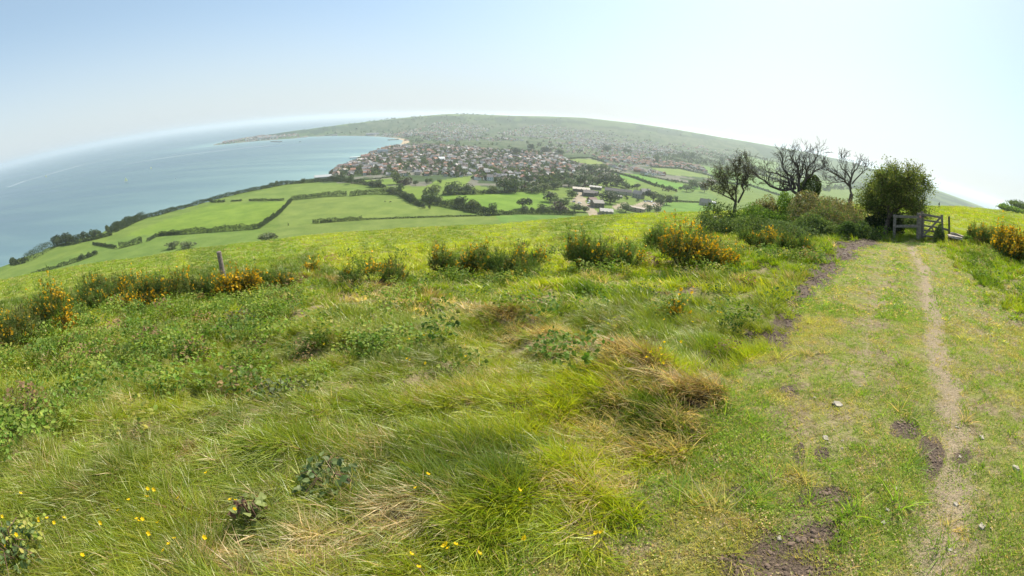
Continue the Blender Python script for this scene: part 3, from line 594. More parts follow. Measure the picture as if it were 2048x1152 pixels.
def gorse_mesh(seed, w, d, h, yellow, dens=1.0, blade=1.0):
    """green spiny shoots over a woody frame; returns foliage, blossom and stems meshes"""
    rs = np.random.RandomState(seed); lobes = [(rs.uniform(-.5, .5) * w * .8, rs.uniform(-.5, .5) * d * .7, .28 + .72 * rs.rand() ** 1.3, .10 + .17 * rs.rand() ** 1.4) for _ in range(int(8 + w * 3.4))]; ly_ = rs.rand(len(lobes)) ** 1.6 * 2.2
    G = Geo(); B = Geo(); S = Geo(); ns = int(420 * dens * w * (.5 + h))
    fp = []; fd = []; fc = []; bp_ = []; bd = []
    gp = np.array([(.12, .20, .045), (.15, .235, .05), (.19, .23, .06), (.09, .14, .04), (.20, .20, .07)])
    for k in range(ns):
        li = rs.randint(len(lobes)); lx, ly, lh, lr = lobes[li]; a = rs.rand() * 6.283; e = math.asin(rs.rand()) if rs.rand() < .75 else rs.rand() * .5; q = .55 + .45 * rs.rand() ** .5
        o = np.array([math.cos(a) * math.cos(e), math.sin(a) * math.cos(e), math.sin(e)]); R_ = lr * w * .8
        p = np.array([lx + o[0] * R_ * q, ly + o[1] * R_ * q * d / w, (.10 + .82 * lh * (.25 + .75 * o[2] * q) * (1 + .22 * (rs.rand() ** 4))) * h]); di = o * .7 + np.array([0, 0, .9]) + rs.normal(size=3) * .25; di /= np.linalg.norm(di)
        L = (.12 + .15 * rs.rand()) * (1 + .15 * h); m = 11; lead = rs.rand() < .09
        if lead: L *= 1.6 + 1.2 * rs.rand(); di = o * .25 + np.array([0, 0, 1]) + rs.normal(size=3) * .12; di /= np.linalg.norm(di); m = 18
        t = rs.rand(m); fp.append(p + di * L * t[:, None]); fd.append(di * .9 + rs.normal(size=(m, 3)) * .7); fc.append(np.repeat(gp[(li * 3 + rs.randint(3)) % 5][None] * (.7 + .6 * rs.rand()), m, 0))
        if o[2] > .1 and rs.rand() < yellow * ly_[li] * .95 * (1.5 if lead else 1) * (1.2 if vnoise(p[0] * 2.2, p[1] * 2.2, seed) > .5 else .35):
            m2 = 6; bp_.append(p + di * L * (.45 + .6 * rs.rand(m2))[:, None] + rs.normal(size=(m2, 3)) * .016); bd.append(np.repeat([[0, 0, 0]], m2, 0))
    P0 = np.concatenate(fp); D = np.concatenate(fd); D /= np.linalg.norm(D, axis=1, keepdims=True); n = len(P0)
    V, Q, kk = ribbons(P0, D, (.05 + .07 * rs.rand(n)) * blade, np.full(n, .013) * blade, np.zeros(n), rs, 1); G.add(V, Q, c=np.repeat(np.concatenate(fc), kk, 0))
    V, Q, c = leaf_cloud(np.concatenate(bp_) if bp_ else np.zeros((1, 3)), .052 * blade, rs, [(.85, .50, .015), (.80, .43, .012), (.85, .56, .03), (.62, .36, .04)], .9); B.add(V, Q, c=c)
    for k in range(14):
        lx, ly, lh, lr = lobes[rs.randint(len(lobes))]; S.tube([(lx * .25, ly * .25, -.1), (lx * .6, ly * .6, h * .25), (lx, ly, h * .55 * lh)], [.03, .02, .012], 5, (.10, .075, .05))
    return G.mesh('gorse_foliage', [M_SCRUB]), B.mesh('gorse_blossom', [M_FLOWER]), S.mesh('gorse_stems', [M_BARK])
def gorse(x, ybase, ytop, wpx, yellow, label, seed, r=None, group='gorse bushes along the field edge', dens=1.0):
    b = px(x, ybase); r = r or math.hypot(b[0], b[1]); b = foot_at(x, ybase, r); r = math.hypot(b.x, b.y); t = on_ray(x, ytop, r + .4); w = wpx / F_PX * r * 1.15; h = max(.35, t.z - b.z)
    o = empty('gorse_bush', b + Vector((b.x / r * w * .22, b.y / r * w * .22, 0)), -math.atan2(b.x, b.y)); o.location.z = gz(o.location.x, o.location.y) - .03; tag(o, label, 'gorse bush', group)
    h = max(.35, t.z - o.location.z)
    f, bl, st = gorse_mesh(seed, w, w * .62, h, yellow, dens, .75 + r / 34)
    obj('foliage', f, o); obj('blossom', bl, o); obj('woody_base', st, o); return o
gorse(45, 700, 566, 210, .12, 'big dark green gorse bush at the left edge with scattered yellow flowers', 1)
gorse(95, 655, 590, 90, .5, 'yellow-flecked gorse shoot in front of the big left-edge bush', 2)
gorse(205, 622, 552, 170, .30, 'dark gorse bush between the left-edge bush and the leaning fence post', 3)
gorse(310, 615, 556, 140, .35, 'wide rusty-tipped gorse bush just left of the leaning fence post', 4)
gorse(425, 598, 546, 90, .22, 'small dark gorse at the foot of the leaning fence post', 5)
gorse(480, 597, 546, 90, 1.7, 'gorse covered in bright yellow just right of the leaning fence post', 6)
gorse(545, 582, 540, 80, .3, 'low rusty gorse sprawling right of the yellow one', 7)
gorse(150, 668, 642, 60, 1.0, 'tiny golden gorse standing alone in the weeds at lower left', 8)
gorse(745, 580, 524, 120, .35, 'low reddish gorse sunk in tall grass at the centre left', 9, dens=.6)
gorse(628, 552, 523, 26, .9, 'single flowering gorse sprig left of centre', 10, dens=.7)
gorse(925, 552, 486, 110, .45, 'gorse with bright yellow crown at the centre of the field edge', 11)
gorse(1015, 566, 502, 120, .10, 'dark nearly flowerless gorse at the centre of the field edge', 12)
gorse(1060, 535, 497, 50, .3, 'small gorse with one yellow tip behind the dark flowerless gorse', 13)
gorse(1160, 545, 466, 90, .35, 'upright ragged gorse left of the widest gorse, spiky arms raised', 14)
gorse(1228, 545, 482, 90, .22, 'dark ragged gorse touching the widest gorse bush', 15)
gorse(1378, 540, 450, 190, .8, 'widest gorse bush, orange-tipped all over, before the short post', 16)
gorse(1520, 500, 464, 90, .45, 'low orange-tipped gorse right of the widest gorse bush', 17)
gorse(1590, 512, 470, 70, .25, 'small green gorse beside the muddy start of the track', 18)
gorse(1352, 640, 600, 18, 1.0, 'lone gorse seedling with an orange head in open grass', 19, dens=.6)
gorse(1980, 498, 452, 90, .2, 'olive green gorse right of the stone trough', 20, group='gorse bushes right of the track')
gorse(2035, 532, 453, 110, 2.6, 'gorse thick with golden flowers at the right edge', 21, group='gorse bushes right of the track')
# ------------------------------------------------------------------ gate, posts, stone
WC1 = (.21, .185, .155); WC2 = (.15, .13, .11); WC3 = (.10, .085, .075)
GR = float(np.hypot(*px(1838, 481)[:2]))
def gp(x, y, dr=0.0): return on_ray(x, y, GR + dr)
def sink(p, q, s=.25): d = (p - q).normalized(); return p + d * s
def post(name, xb, yb, xt, yt, w, r, c, label=None, cat=None, group=None, par=None, rnd=False, capz=0):
    a = on_ray(xb, yb, r); b = on_ray(xt, yt, r); g_ = Geo(); a0 = sink(Vector((a.x, a.y, min(a.z, gz(a.x, a.y)))), b, .2)
    if rnd: 
        k = np.linspace(0, 1, 9)[:, None]; rs = np.random.RandomState(int(xb)); pts = np.array(a0)[None] * (1 - k) + np.array(b)[None] * k; pts[1:-1] += rs.normal(size=(7, 3)) * .006
        g_.tube(pts, w * .5 * (1.05 - .12 * k[:, 0]) * (1 + rs.normal(size=9) * .03), 9, c)
    else: g_.beam(a0, b, w, w, c, up=(math.sin(.2), math.cos(.2), 0))
    o = obj(name, g_.mesh(name, [M_WOOD]), par)
    if label: tag(o, label, cat, group)
    return o, a, b
fr = empty('rail_fence', (0, 0, 0)); tag(fr, 'grey two-rail wooden fence panel between hawthorn and gate', 'fence')
post('post', 1787.5, 481, 1790, 429, .11, GR - .1, WC1, par=fr)
post('main_post', 1837, 481.5, 1838.5, 426, .19, GR, WC1, par=fr)
for ya, yb_, n_ in ((432.5, 434.5, 0), (452.5, 452.3, 1)):
    g_ = Geo(); g_.beam(gp(1786, ya, -.14), gp(1836, yb_, -.08), .05, .11, WC1); obj('rail', g_.mesh('rail', [M_WOOD]), fr)
post('back_post', 1843.5, 479, 1844.3, 423, .1, GR + .35, WC2, 'slim wooden post tucked behind the thick gate post', 'post')
gt = empty('field_gate', (0, 0, 0)); tag(gt, 'weathered small wooden gate with diagonal brace, closed', 'gate')
def member(n_, p, q, w, h, par=gt, c=WC1): g_ = Geo(); g_.beam(p, q, w, h, c); return obj(n_, g_.mesh(n_, [M_WOOD]), par)
member('hanging_stile', gp(1845.5, 476, .12), gp(1846.2, 426.5, .12), .07, .09)
member('closing_stile', gp(1885, 479, .1), gp(1883.8, 429.5, .1), .09, .11)
for (xa, ya, xb, yb_, h) in ((1846, 428.8, 1882, 435, .085), (1846, 440, 1883, 445, .07), (1846, 451, 1883, 456, .07), (1846, 460.5, 1883, 465, .07), (1846, 471, 1883, 476, .07)):
    member('rail', gp(xa, ya, .1), gp(xb, yb_, .1), .035, h)
member('brace', gp(1843.5, 474.5, .03), gp(1881, 435, .03), .03, .085); member('brace', gp(1862.5, 453.5, .05), gp(1872, 472, .05), .03, .06)
for yy in (432, 473):
    g_ = Geo(); g_.beam(gp(1840, yy, .06), gp(1852, yy + 1, .06), .012, .05, (.06, .05, .045)); obj('hinge', g_.mesh('hinge', [M_PAINT]), gt)
g_ = Geo(); c0 = np.array(gp(1840.5, 433.5, -.13)); dd = -np.array(ray(1840.5, 433.5)); g_.tube([c0, c0 + dd * .02], [.045, .045], 12, (.55, .22, .20)); tag(obj('waymark_disc', g_.mesh('waymark_disc', [M_PAINT])), 'small faded red waymark disc nailed on thick gate post', 'waymark')
post('fence_post', 1900.2, 472, 1898, 432.5, .075, GR + 1.2, WC3, 'thin dark fence post standing right of the gate, above the stone trough', 'fence post')
g_ = Geo(); g_.beam(gp(1887, 457.5, .5), gp(1899.5, 461, 1.2), .05, .09, WC2); tag(obj('loose_rail', g_.mesh('loose_rail', [M_WOOD])), 'short grey rail joining gate to the thin dark post', 'rail')
post('fence_post', 449.5, 566, 437.5, 503.5, .17, float(np.hypot(*px(452, 578)[:2])), (.27, .22, .19), 'leaning round wooden fence post rising out of the left gorse', 'fence post', rnd=True)
post('fence_post', 1431, 468, 1430.5, 433, .22, 27.0, (.24, .21, .17), 'short square-topped post behind the widest gorse bush', 'fence post')
for xb, yb_, yt in ((1961, 470, 462), (1970, 468, 457)):
    post('stake', xb, yb_, xb + .6, yt, .06, 24.0, WC3, 'thin dark stake in the grass behind the olive gorse, %s one' % ('shorter' if yt > 460 else 'taller'), 'stake', 'stakes beyond the gorse right of the track')
post('fence_post', 1839.5, 422, 1839.3, 407, .10, 60.0, WC3, 'distant dark post on the brow behind the gate', 'fence post')
# stone slab on a low stone block beside the gate
rs = np.random.RandomState(5); o = empty('stone_trough', (0, 0, 0)); tag(o, 'low stone block capped with broken slabs, right of the gate', 'stone block')
import bmesh
def rough_block(name, c, size, rot, col, seed, amp=.03, par=None, sub=3):
    bm = bmesh.new(); bmesh.ops.create_cube(bm, size=1.0); bmesh.ops.subdivide_edges(bm, edges=bm.edges[:], cuts=sub, use_grid_fill=True)
    bmesh.ops.bevel(bm, geom=[e for e in bm.edges if e.calc_face_angle(0) > .5], offset=.05, segments=1, affect='EDGES')
    rs = np.random.RandomState(seed); off = rs.rand(3) * 9
    for v in bm.verts:
        p = v.co.copy(); n_ = Vector((vnoise(p.x * 3 + off[0], p.y * 3 + p.z * 2, seed) - .5, vnoise(p.y * 3 + off[1], p.z * 3 + p.x, seed + 1) - .5, vnoise(p.z * 3 + off[2], p.x * 3 - p.y, seed + 2) - .5)) * amp * 4
        v.co = Vector((p.x * size[0], p.y * size[1], p.z * size[2])) + Vector((n_.x, n_.y, n_.z * .5))
    me = bpy.data.meshes.new(name); bm.to_mesh(me); bm.free(); a = me.attributes.new('col', 'FLOAT_COLOR', 'POINT'); cc = np.ones((len(me.vertices), 4), np.float32); cc[:, :3] = np.array(col) * (.8 + .4 * rs.rand(len(me.vertices), 1)); a.data.foreach_set('color', cc.ravel())
    me.materials.append(M_STONE); ob = obj(name, me, par); ob.location = c; ob.rotation_euler = rot; return ob
sp = foot_at(1910, 483, GR - .3); zr = -math.atan2(sp.x, sp.y)
rough_block('block', sp + Vector((0, 0, .13)), (.62, .4, .36), (0, 0, zr), (.13, .10, .085), 1, .03, o)
rough_block('slab', sp + Vector((-.12, -.02, .345)), (.62, .5, .07), (.05, -.16, zr + .1), (.40, .34, .28), 2, .03, o)
rough_block('slab', sp + Vector((.14, .05, .41)), (.55, .45, .08), (-.03, .05, zr - .2), (.30, .25, .21), 3, .04, o)
# ------------------------------------------------------------------ thickets and trees by the gate
def lobes_pts(rs, n, w, d, h, k, shell=.55):
    lob = [(rs.uniform(-.36, .36) * w, rs.uniform(-.3, .3) * d, .45 + .55 * rs.rand(), .20 + .16 * rs.rand()) for _ in range(k)]
    P = []; q = rs.randint(k, size=n); L_ = np.array(lob)[q]; a = rs.rand(n) * 6.283; sz = rs.rand(n) ** .8; cs = np.sqrt(1 - sz ** 2); u = shell + (1 - shell) * rs.rand(n) ** .5
    x = L_[:, 0] + np.cos(a) * cs * u * L_[:, 3] * w; y = L_[:, 1] + np.sin(a) * cs * u * L_[:, 3] * d * 1.1; z = h * (.05 + .92 * L_[:, 2] * (.22 + .78 * sz * u)) - .0
    low = rs.rand(n) < .2; z = np.where(low, z * rs.rand(n), z)
    return np.stack([x, y, z], 1)
def thicket(x0, x1, ytop, r, label, pal, seed, n=5000, leaf=.07, dr=1.6, cat='bramble thicket', name='bramble_thicket', k=9, group=None, stems=10, shell=.6, hmin=.3):
    xm = (x0 + x1) / 2; f_ = foot_at(xm, 480, r); t = on_ray(xm, ytop, r); h = max(hmin, (t.z - f_.z)) * 1.12; w = (x1 - x0) / F_PX * r * 1.22
    o = empty(name, f_ - Vector((0, 0, .08)), -math.atan2(f_.x, f_.y)); tag(o, label, cat, group); rs = np.random.RandomState(seed)
    P = lobes_pts(rs, n, w, dr, h, k, shell); tn_ = .62 + .76 * fbm(P[:, 0] / .35 + seed, (P[:, 1] + P[:, 2] * 1.3) / .35, seed, 2); V, Q, c = leaf_cloud(P, leaf * 1.2, rs, pal); c = c * np.repeat(tn_, 4)[:, None]; G = Geo(); G.add(V, Q, c=c); obj('leaves', G.mesh('thicket_leaves', [M_SCRUB]), o)
    if stems:
        S = Geo()
        for q in range(stems):
            p = P[rs.randint(n)]; b = np.array([p[0] * .7 + rs.normal() * .1, p[1] * .7, -.05]); m_ = (p + b) / 2 + np.array([0, 0, h * .15]); S.tube([b, m_, p, p + (p - m_) * .25 + rs.normal(size=3) * .05], [.014, .010, .006, .003], 4, (.12, .09, .06))
        obj('woody_base', S.mesh('thicket_stems', [M_BARK]), o)
    return o
PG = [(.11, .17, .05), (.15, .21, .07), (.08, .13, .045), (.20, .25, .09)]; PB = [(.21, .19, .08), (.28, .22, .13), (.16, .17, .07), (.34, .27, .18), (.18, .23, .08)]; PY = [(.18, .29, .045), (.25, .35, .06), (.13, .23, .045)]
thicket(1400, 1490, 402, 31, 'dark low bramble clump under the leftmost scraggy tree', PG, 101, 4200, .09)
thicket(1474, 1592, 404, 28.5, 'bright green nettle bank between the left tree and the bramble mound', PY, 102, 9000, .085, 2.2, 'nettle bank', 'nettle_bank', 14)
thicket(1488, 1552, 378, 35, 'rust and olive scrub behind the nettle bank', PB, 103, 5000, .10, 2.5)
thicket(1545, 1592, 372, 35.5, 'yellow-green bush behind the foot of the big dead tree', PY, 104, 3600, .10, 2, 'bush', 'bush', 6)
thicket(1583, 1738, 386, 27, 'large brownish bramble mound between dead tree and hawthorn', PB, 105, 16000, .085, 3.2, k=16)
thicket(1485, 1600, 434, 22.5, 'grey-green weeds in front of the nettle bank', PG, 106, 7000, .07, 1.8, 'weed patch', 'weed_patch', 12)
thicket(1590, 1700, 430, 21.5, 'nettles spilling from the bramble mound towards the track', PG, 107, 9500, .07, 1.8, 'nettle patch', 'nettle_patch', 13)
thicket(1672, 1742, 432, 20.6, 'leafy nettles beside the muddy track start, under hawthorn', [(.08,.13,.04),(.11,.17,.05),(.06,.10,.03)], 108, 7000, .07, 1.6, 'nettle patch', 'nettle_patch', 9)
thicket(1728, 1786, 402, 23.6, 'dense dark ivy bush around the hawthorn trunk', [(.035,.06,.022),(.05,.08,.03),(.03,.05,.02)], 109, 9000, .07, 1.6, 'ivy bush', 'ivy_bush', 9)
thicket(1790, 1842, 416, GR + 6, 'green bush seen through the rails of the fence panel', PG, 110, 5200, .08, 1.6, 'bush', 'bush', 7)
thicket(1400, 1480, 425, 26, 'grey-green low scrub below the leftmost scraggy tree', PG, 113, 6000, .075, 2.2, 'weed patch', 'weed_patch', 12)
thicket(1545, 1640, 446, 20, 'pale nettles nearest the low gorse, in front of all weeds', [(.15,.21,.08),(.19,.25,.10),(.11,.16,.06)], 114, 6500, .06, 1.4, 'weed patch', 'weed_patch', 12)
thicket(1620, 1730, 408, 24, 'olive nettle and bramble slope in the middle of the thicket', PB[:2] + PG[:2], 115, 11000, .075, 2.6, k=15)
thicket(1580, 1660, 398, 30, 'dark bramble hollow at the foot of the big dead tree', PG, 116, 6000, .085, 2.2, k=9)
thicket(1868, 1891, 441, GR - .35, 'nettles climbing the closing end of the gate', PG, 111, 1500, .065, .4, 'nettles', 'nettle_clump', 4, shell=.2)
thicket(1920, 1965, 462, 24.5, 'low green weeds behind the stone block', PY, 112, 1800, .08, 1.0, 'weed patch', 'weed_patch', 5)
def limb_tree(name, x, y, r, label, limbs, seed, twig=(2, .55, 3), bark=(.12, .10, .085), r0=.2, depthj=.5, group=None, bias=(0, 0, 0), sxy=(.93, .86), y0=405):
    b = on_ray(x, y, r); f_ = Vector((b.x, b.y, gz(b.x, b.y) - .15)); o = empty(name, f_); tag(o, label, 'tree', group); rs = np.random.RandomState(seed); G = Geo(); tips = []
    fw = np.array([b.x / r, b.y / r, 0]); org = np.array(f_)
    trunk = [np.array([0, 0, 0]), np.array(b) - org]; G.tube(trunk, [r0 * 1.2, r0 * .85], 9, bark)
    T = Geo(); col = np.array(bark)
    for pts, ra, rb in limbs:
        W_ = [np.array(on_ray(x + (px_ - x) * sxy[0], y0 + (py_ - y0) * sxy[1], r)) - org for px_, py_ in pts]; dj = rs.uniform(-1, 1) * depthj * r / 20; m_ = len(W_)
        W_ = [w + fw * dj * (k / (m_ - 1)) * 1.2 + rs.normal(size=3) * .03 for k, w in enumerate(W_)]
        W2 = [W_[0]]
        for k in range(m_ - 1): 
            L_ = np.linalg.norm(W_[k+1] - W_[k]); W2 += [W_[k] * .5 + W_[k+1] * .5 + rs.normal(size=3) * L_ * .07, W_[k+1]]
        rad = np.linspace(ra * .62, rb * .7, len(W2)) ; G.tube(W2, rad, 7, bark)
        for k in range(2, len(W2)):
            di = W2[k] - W2[k-1]; di /= np.linalg.norm(di) + 1e-9
            for q in range(2 if k < len(W2) - 1 else 3):
                dd = rs.normal(size=3); dd[2] = abs(dd[2]) * 1.1; dd -= (dd @ di) * di * .5; dd /= np.linalg.norm(dd)
                grow(T, rs, W2[k], di * .55 + dd * .8, twig[1] * (.7 + .6 * rs.rand()), rad[k] * .55, twig[0], tips, .42, twig[2], .6, .10, bias, bark, .74, .009)
    obj('trunk', G.mesh('trunk', [M_BARK]), o); obj('twigs', T.mesh('twigs', [M_BARK]), o); return o, tips, rs
DB = (.115, .095, .085)
o, tips, rs = limb_tree('dead_tree', 1598, 392, 31, 'largest bare dead tree with ivy on its trunk', [
    ([(1598,396),(1593,384),(1581,374),(1558,373),(1537,365),(1527,355),(1511,344),(1501,330)], .19, .035),
    ([(1585,378),(1576,360),(1572,349),(1560,344),(1541,337),(1525,331)], .13, .03),
    ([(1590,374),(1584,355),(1579,344),(1565,329),(1560,311),(1562,300)], .15, .03),
    ([(1597,384),(1598,350),(1597,325),(1590,315),(1581,303),(1578,292)], .17, .03),
    ([(1600,380),(1612,349),(1626,344),(1636,329),(1649,325)], .14, .03),
    ([(1606,366),(1614,336),(1617,323),(1628,310),(1637,297)], .12, .025),
    ([(1598,352),(1603,337),(1609,315),(1614,296)], .1, .025)], 201, (2, .50, 2), DB, .26)
IV = rs.normal(size=(5200, 3)); IV /= np.linalg.norm(IV, axis=1, keepdims=True); IV *= (.55 + .45 * rs.rand(5200, 1) ** .5) * np.array([.72, .7, .85]); IV *= (.8 + .45 * fbm(IV[:, 0] * 2 + 9, IV[:, 2] * 2, 3)[:, None]); c0 = np.array(on_ray(1622, 376, 31.3) - o.location)
V, Q, c = leaf_cloud(IV + c0, .085, rs, [(.05, .08, .025), (.04, .065, .02), (.09, .14, .03)]); g_ = Geo(); g_.add(V, Q, c=c); obj('ivy', g_.mesh('ivy', [M_SCRUB]), o)['label'] = 'dark round clump of ivy on the trunk'
o, tips, rs = limb_tree('scraggy_tree', 1471, 407, 32, 'leftmost wind-bent thorn tree, twiggy with few leaves', [
    ([(1471,407),(1461,391),(1447,374),(1442,362),(1433,346)], .12, .03), ([(1468,400),(1447,389),(1432,379),(1418,370)], .08, .02),
    ([(1472,404),(1471,377),(1475,360),(1471,346),(1470,332)], .11, .03), ([(1476,404),(1487,377),(1485,365),(1497,344),(1492,323),(1489,313)], .12, .025),
    ([(1463,393),(1457,370),(1453,350),(1450,336)], .08, .02), ([(1485,368),(1492,350),(1503,340)], .06, .02)], 202, (3, .34, 2), (.13, .11, .095), .13)
P_ = np.array([t[0] for t in tips]); q = rs.randint(len(P_), size=6500); V, Q, c = leaf_cloud(P_[q] + rs.normal(size=(6500, 3)) * .11, .065, rs, [(.12, .12, .06), (.14, .15, .05), (.10, .10, .06)]); g_ = Geo(); g_.add(V, Q, c=c); obj('leaves', g_.mesh('sparse_leaves', [M_SCRUB]), o)
o, tips, rs = limb_tree('dead_tree', 1703, 388, 30, 'smaller bare dead tree rising from the bramble mound, beside hawthorn', [
    ([(1703,388),(1700,367),(1687,352),(1669,341),(1651,334),(1643,323)], .12, .025), ([(1702,375),(1704,345),(1713,327),(1720,316)], .12, .025), ([(1699,362),(1687,356),(1668,358),(1651,360)], .07, .018),
    ([(1701,358),(1694,338),(1680,323),(1687,308)], .09, .02), ([(1704,362),(1724,338),(1738,327)], .08, .02)], 203, (2, .38, 2), DB, .14)
# hawthorn in leaf
HB = (.10, .08, .065)
o, tips, rs = limb_tree('hawthorn_tree', 1776, 440, 23.3, 'leafy hawthorn tree in full green leaf beside the gate', [
    ([(1774,455),(1773,430),(1768,405),(1752,385),(1738,372)], .13, .03), ([(1776,440),(1778,412),(1775,385),(1768,355),(1762,338)], .13, .03), ([(1778,440),(1788,415),(1796,390),(1798,360),(1800,338)], .12, .03),
    ([(1788,420),(1806,400),(1822,385),(1840,372),(1850,352)], .09, .02), ([(1796,400),(1815,402),(1838,405)], .06, .02), ([(1775,390),(1785,365),(1785,340),(1783,328)], .07, .02), ([(1765,400),(1745,400),(1728,395)], .05, .02), ([(1800,385),(1815,365),(1822,345)], .06, .02), ([(1776,430),(1755,425),(1735,420)], .05, .02), ([(1790,425),(1815,425),(1838,422)], .05, .02), ([(1785,400),(1780,380),(1790,362)], .06, .02)], 204, (2, .34, 3), HB, .14, .8, None, (0, 0, 0), (.92, .76), 440)
P_ = np.array([t[0] for t in tips if t[2] < .05]); n = 27000; wt = (rs.rand(len(P_)) ** 2.4 + .03) * np.clip(1.25 - .28 * (P_[:, 2] - 2.0), .15, 1.1); q = rs.choice(len(P_), n, p=wt / wt.sum()); tb = .7 + .6 * rs.rand(len(P_))
V, Q, c = leaf_cloud(P_[q] + rs.normal(size=(n, 3)) * .15, .085, rs, [(.15, .20, .045), (.20, .24, .06), (.11, .16, .04), (.27, .28, .09)]); c = c * np.repeat(tb[q], 4)[:, None]; g_ = Geo(); g_.add(V, Q, c=c); obj('leaves', g_.mesh('hawthorn_leaves', [M_SCRUB]), o)
# scrub on the far right shoulder
for q_, (x0, x1, yt, r, lb, n_) in enumerate(((1988, 2020, 413, 285, 'thin dark scrub at the lower left end of the right skyline', 5000), (2008, 2062, 408.5, 290, 'dark scrub crowning the right skyline, cut by the picture edge', 9000), (1996, 2060, 415, 240, 'pale green scrub below the dark skyline scrub', 8000))):
    thicket(x0, x1, yt, r, lb, PG if q_ < 2 else PY, 120 + q_, n_ // 2, .62, 12, 'scrub', 'scrub_patch', 26, stems=0, group='scrub on the right skyline', shell=.2, hmin=(2.6, 4.2, 2.4)[q_])
for q_, (x, yt, w, r) in enumerate(((1858, 408.5, 10, 135), (1867, 409, 14, 140), (1912, 412.5, 8, 160), (1843, 409, 12, 125))):
    thicket(x - w / 2, x + w / 2, yt, r, ('small dry bush on the brow left of the walker', 'tawny bush on the brow beside the walker', 'tiny dark bush on the brow right of the walker', 'brow bush nearest the hawthorn')[q_], PB, 130 + q_, 500, .22, 1.6, 'bush', 'brow_bush', 4, stems=0, group='small bushes on the brow')
# ------------------------------------------------------------------ walker on the brow
pf = foot_at(1877.3, 415, 128); tp = on_ray(1878, 403.8, 128); ph = max(1.5, min(2.0, tp.z - pf.z))
o = empty('person', pf, R(200)); tag(o, 'distant walker in dark clothes with a rucksack on the brow', 'person'); o.scale = (ph / 1.76,) * 3
def skin(name, J, E_, col, par, sub=1, mat=None):
    me = bpy.data.meshes.new(name); me.from_pydata([j[:3] for j in J], E_, []); ob = obj(name, me, par); sk = ob.modifiers.new('skin', 'SKIN'); me.skin_vertices if me.skin_vertices else None
    for k, j in enumerate(J): me.skin_vertices[0].data[k].radius = (j[3], j[4] if len(j) > 4 else j[3])
    me.skin_vertices[0].data[0].use_root = True; ob.modifiers.new('sub', 'SUBSURF').levels = sub; ob.modifiers['sub'].render_levels = sub; ob.modifiers['skin'].use_smooth_shade = True
    a = me.attributes.new('col', 'FLOAT_COLOR', 'POINT'); a.data.foreach_set('color', np.tile(np.array(list(col) + [1], np.float32), len(J))); me.materials.append(mat or M_CLOTH); return ob
J = [(0, 0, .95, .15, .11), (0, .01, 1.15, .14, .10), (0, 0, 1.38, .17, .11), (0, .0, 1.50, .055), (0, .02, 1.60, .085, .095), (0, .02, 1.72, .07, .08),
     (.09, 0, .88, .085), (.10, .12, .50, .06), (.10, .06, .10, .045), (.10, .18, .03, .04), (-.09, 0, .88, .085), (-.10, -.06, .50, .06), (-.10, -.22, .12, .045), (-.10, -.12, .03, .04),
     (.20, 0, 1.40, .055), (.24, -.04, 1.12, .042), (.23, .10, .90, .03), (-.20, 0, 1.40, .055), (-.24, .02, 1.12, .042), (-.22, .16, .92, .03)]
E_ = [(0,1),(1,2),(2,3),(3,4),(4,5),(0,6),(6,7),(7,8),(8,9),(0,10),(10,11),(11,12),(12,13),(2,14),(14,15),(15,16),(2,17),(17,18),(18,19)]
skin('body', J, E_, (.035, .04, .055), o)
g_ = Geo(); g_.beam((0, -.17, 1.0), (0, -.17, 1.46), .30, .18, (.03, .035, .03), up=(0, 1, 0), bev=.25); obj('rucksack', g_.mesh('rucksack', [M_CLOTH]), o)
g_ = Geo(); g_.tube([(0, .02, 1.66), (0, .02, 1.72), (0, .02, 1.765)], [.098, .09, .05], 10, (.05, .035, .025)); obj('hair', g_.mesh('hair', [M_CLOTH]), o)

# ------------------------------------------------------------------ buttercups, stones, plants in the foreground
def hover(x, y, h):
    d = ray(x, y); hz = math.hypot(d[0], d[1]); rr_ = np.geomspace(.6, 60, 400); XX, YY = d[0] / hz * rr_, d[1] / hz * rr_; zz = EYE + d[2] / hz * rr_; hh = H(XX, YY) + h
    i = int(np.argmax(zz <= hh)); return Vector((XX[i], YY[i], hh[i] - h)), rr_[i]
BC = [(38,988),(3,1041),(80,1043),(86,1037),(93,1037),(125,1040),(105,1053),(202,1048),(245,1020),(258,1005),(289,1000),(292,986),(307,980),(322,1040),(273,1041),(273,1050),(284,1050),(297,1070),(362,993),(461,1007),(467,1009),(471,1033),(408,1078),(331,1095),(337,1092),(344,1085),(165,1120),(34,1074),(15,1089),(411,948),
      (829,984),(861,960),(1037,986),(886,1085),(888,1098),(897,1108),(919,1096),(957,1111),(1039,1074),(1192,1073),(1207,1074),(847,1143),(822,1114),(645,688),(815,719),(823,726),(852,672),(818,679),(845,727),(933,714),(935,693),(865,607),(900,591),(1430,626),(1443,626),(1333,641),(1389,647),(1329,689),(1356,685),(1322,702),(1307,710),(1327,715),(1293,722),(1321,729)]
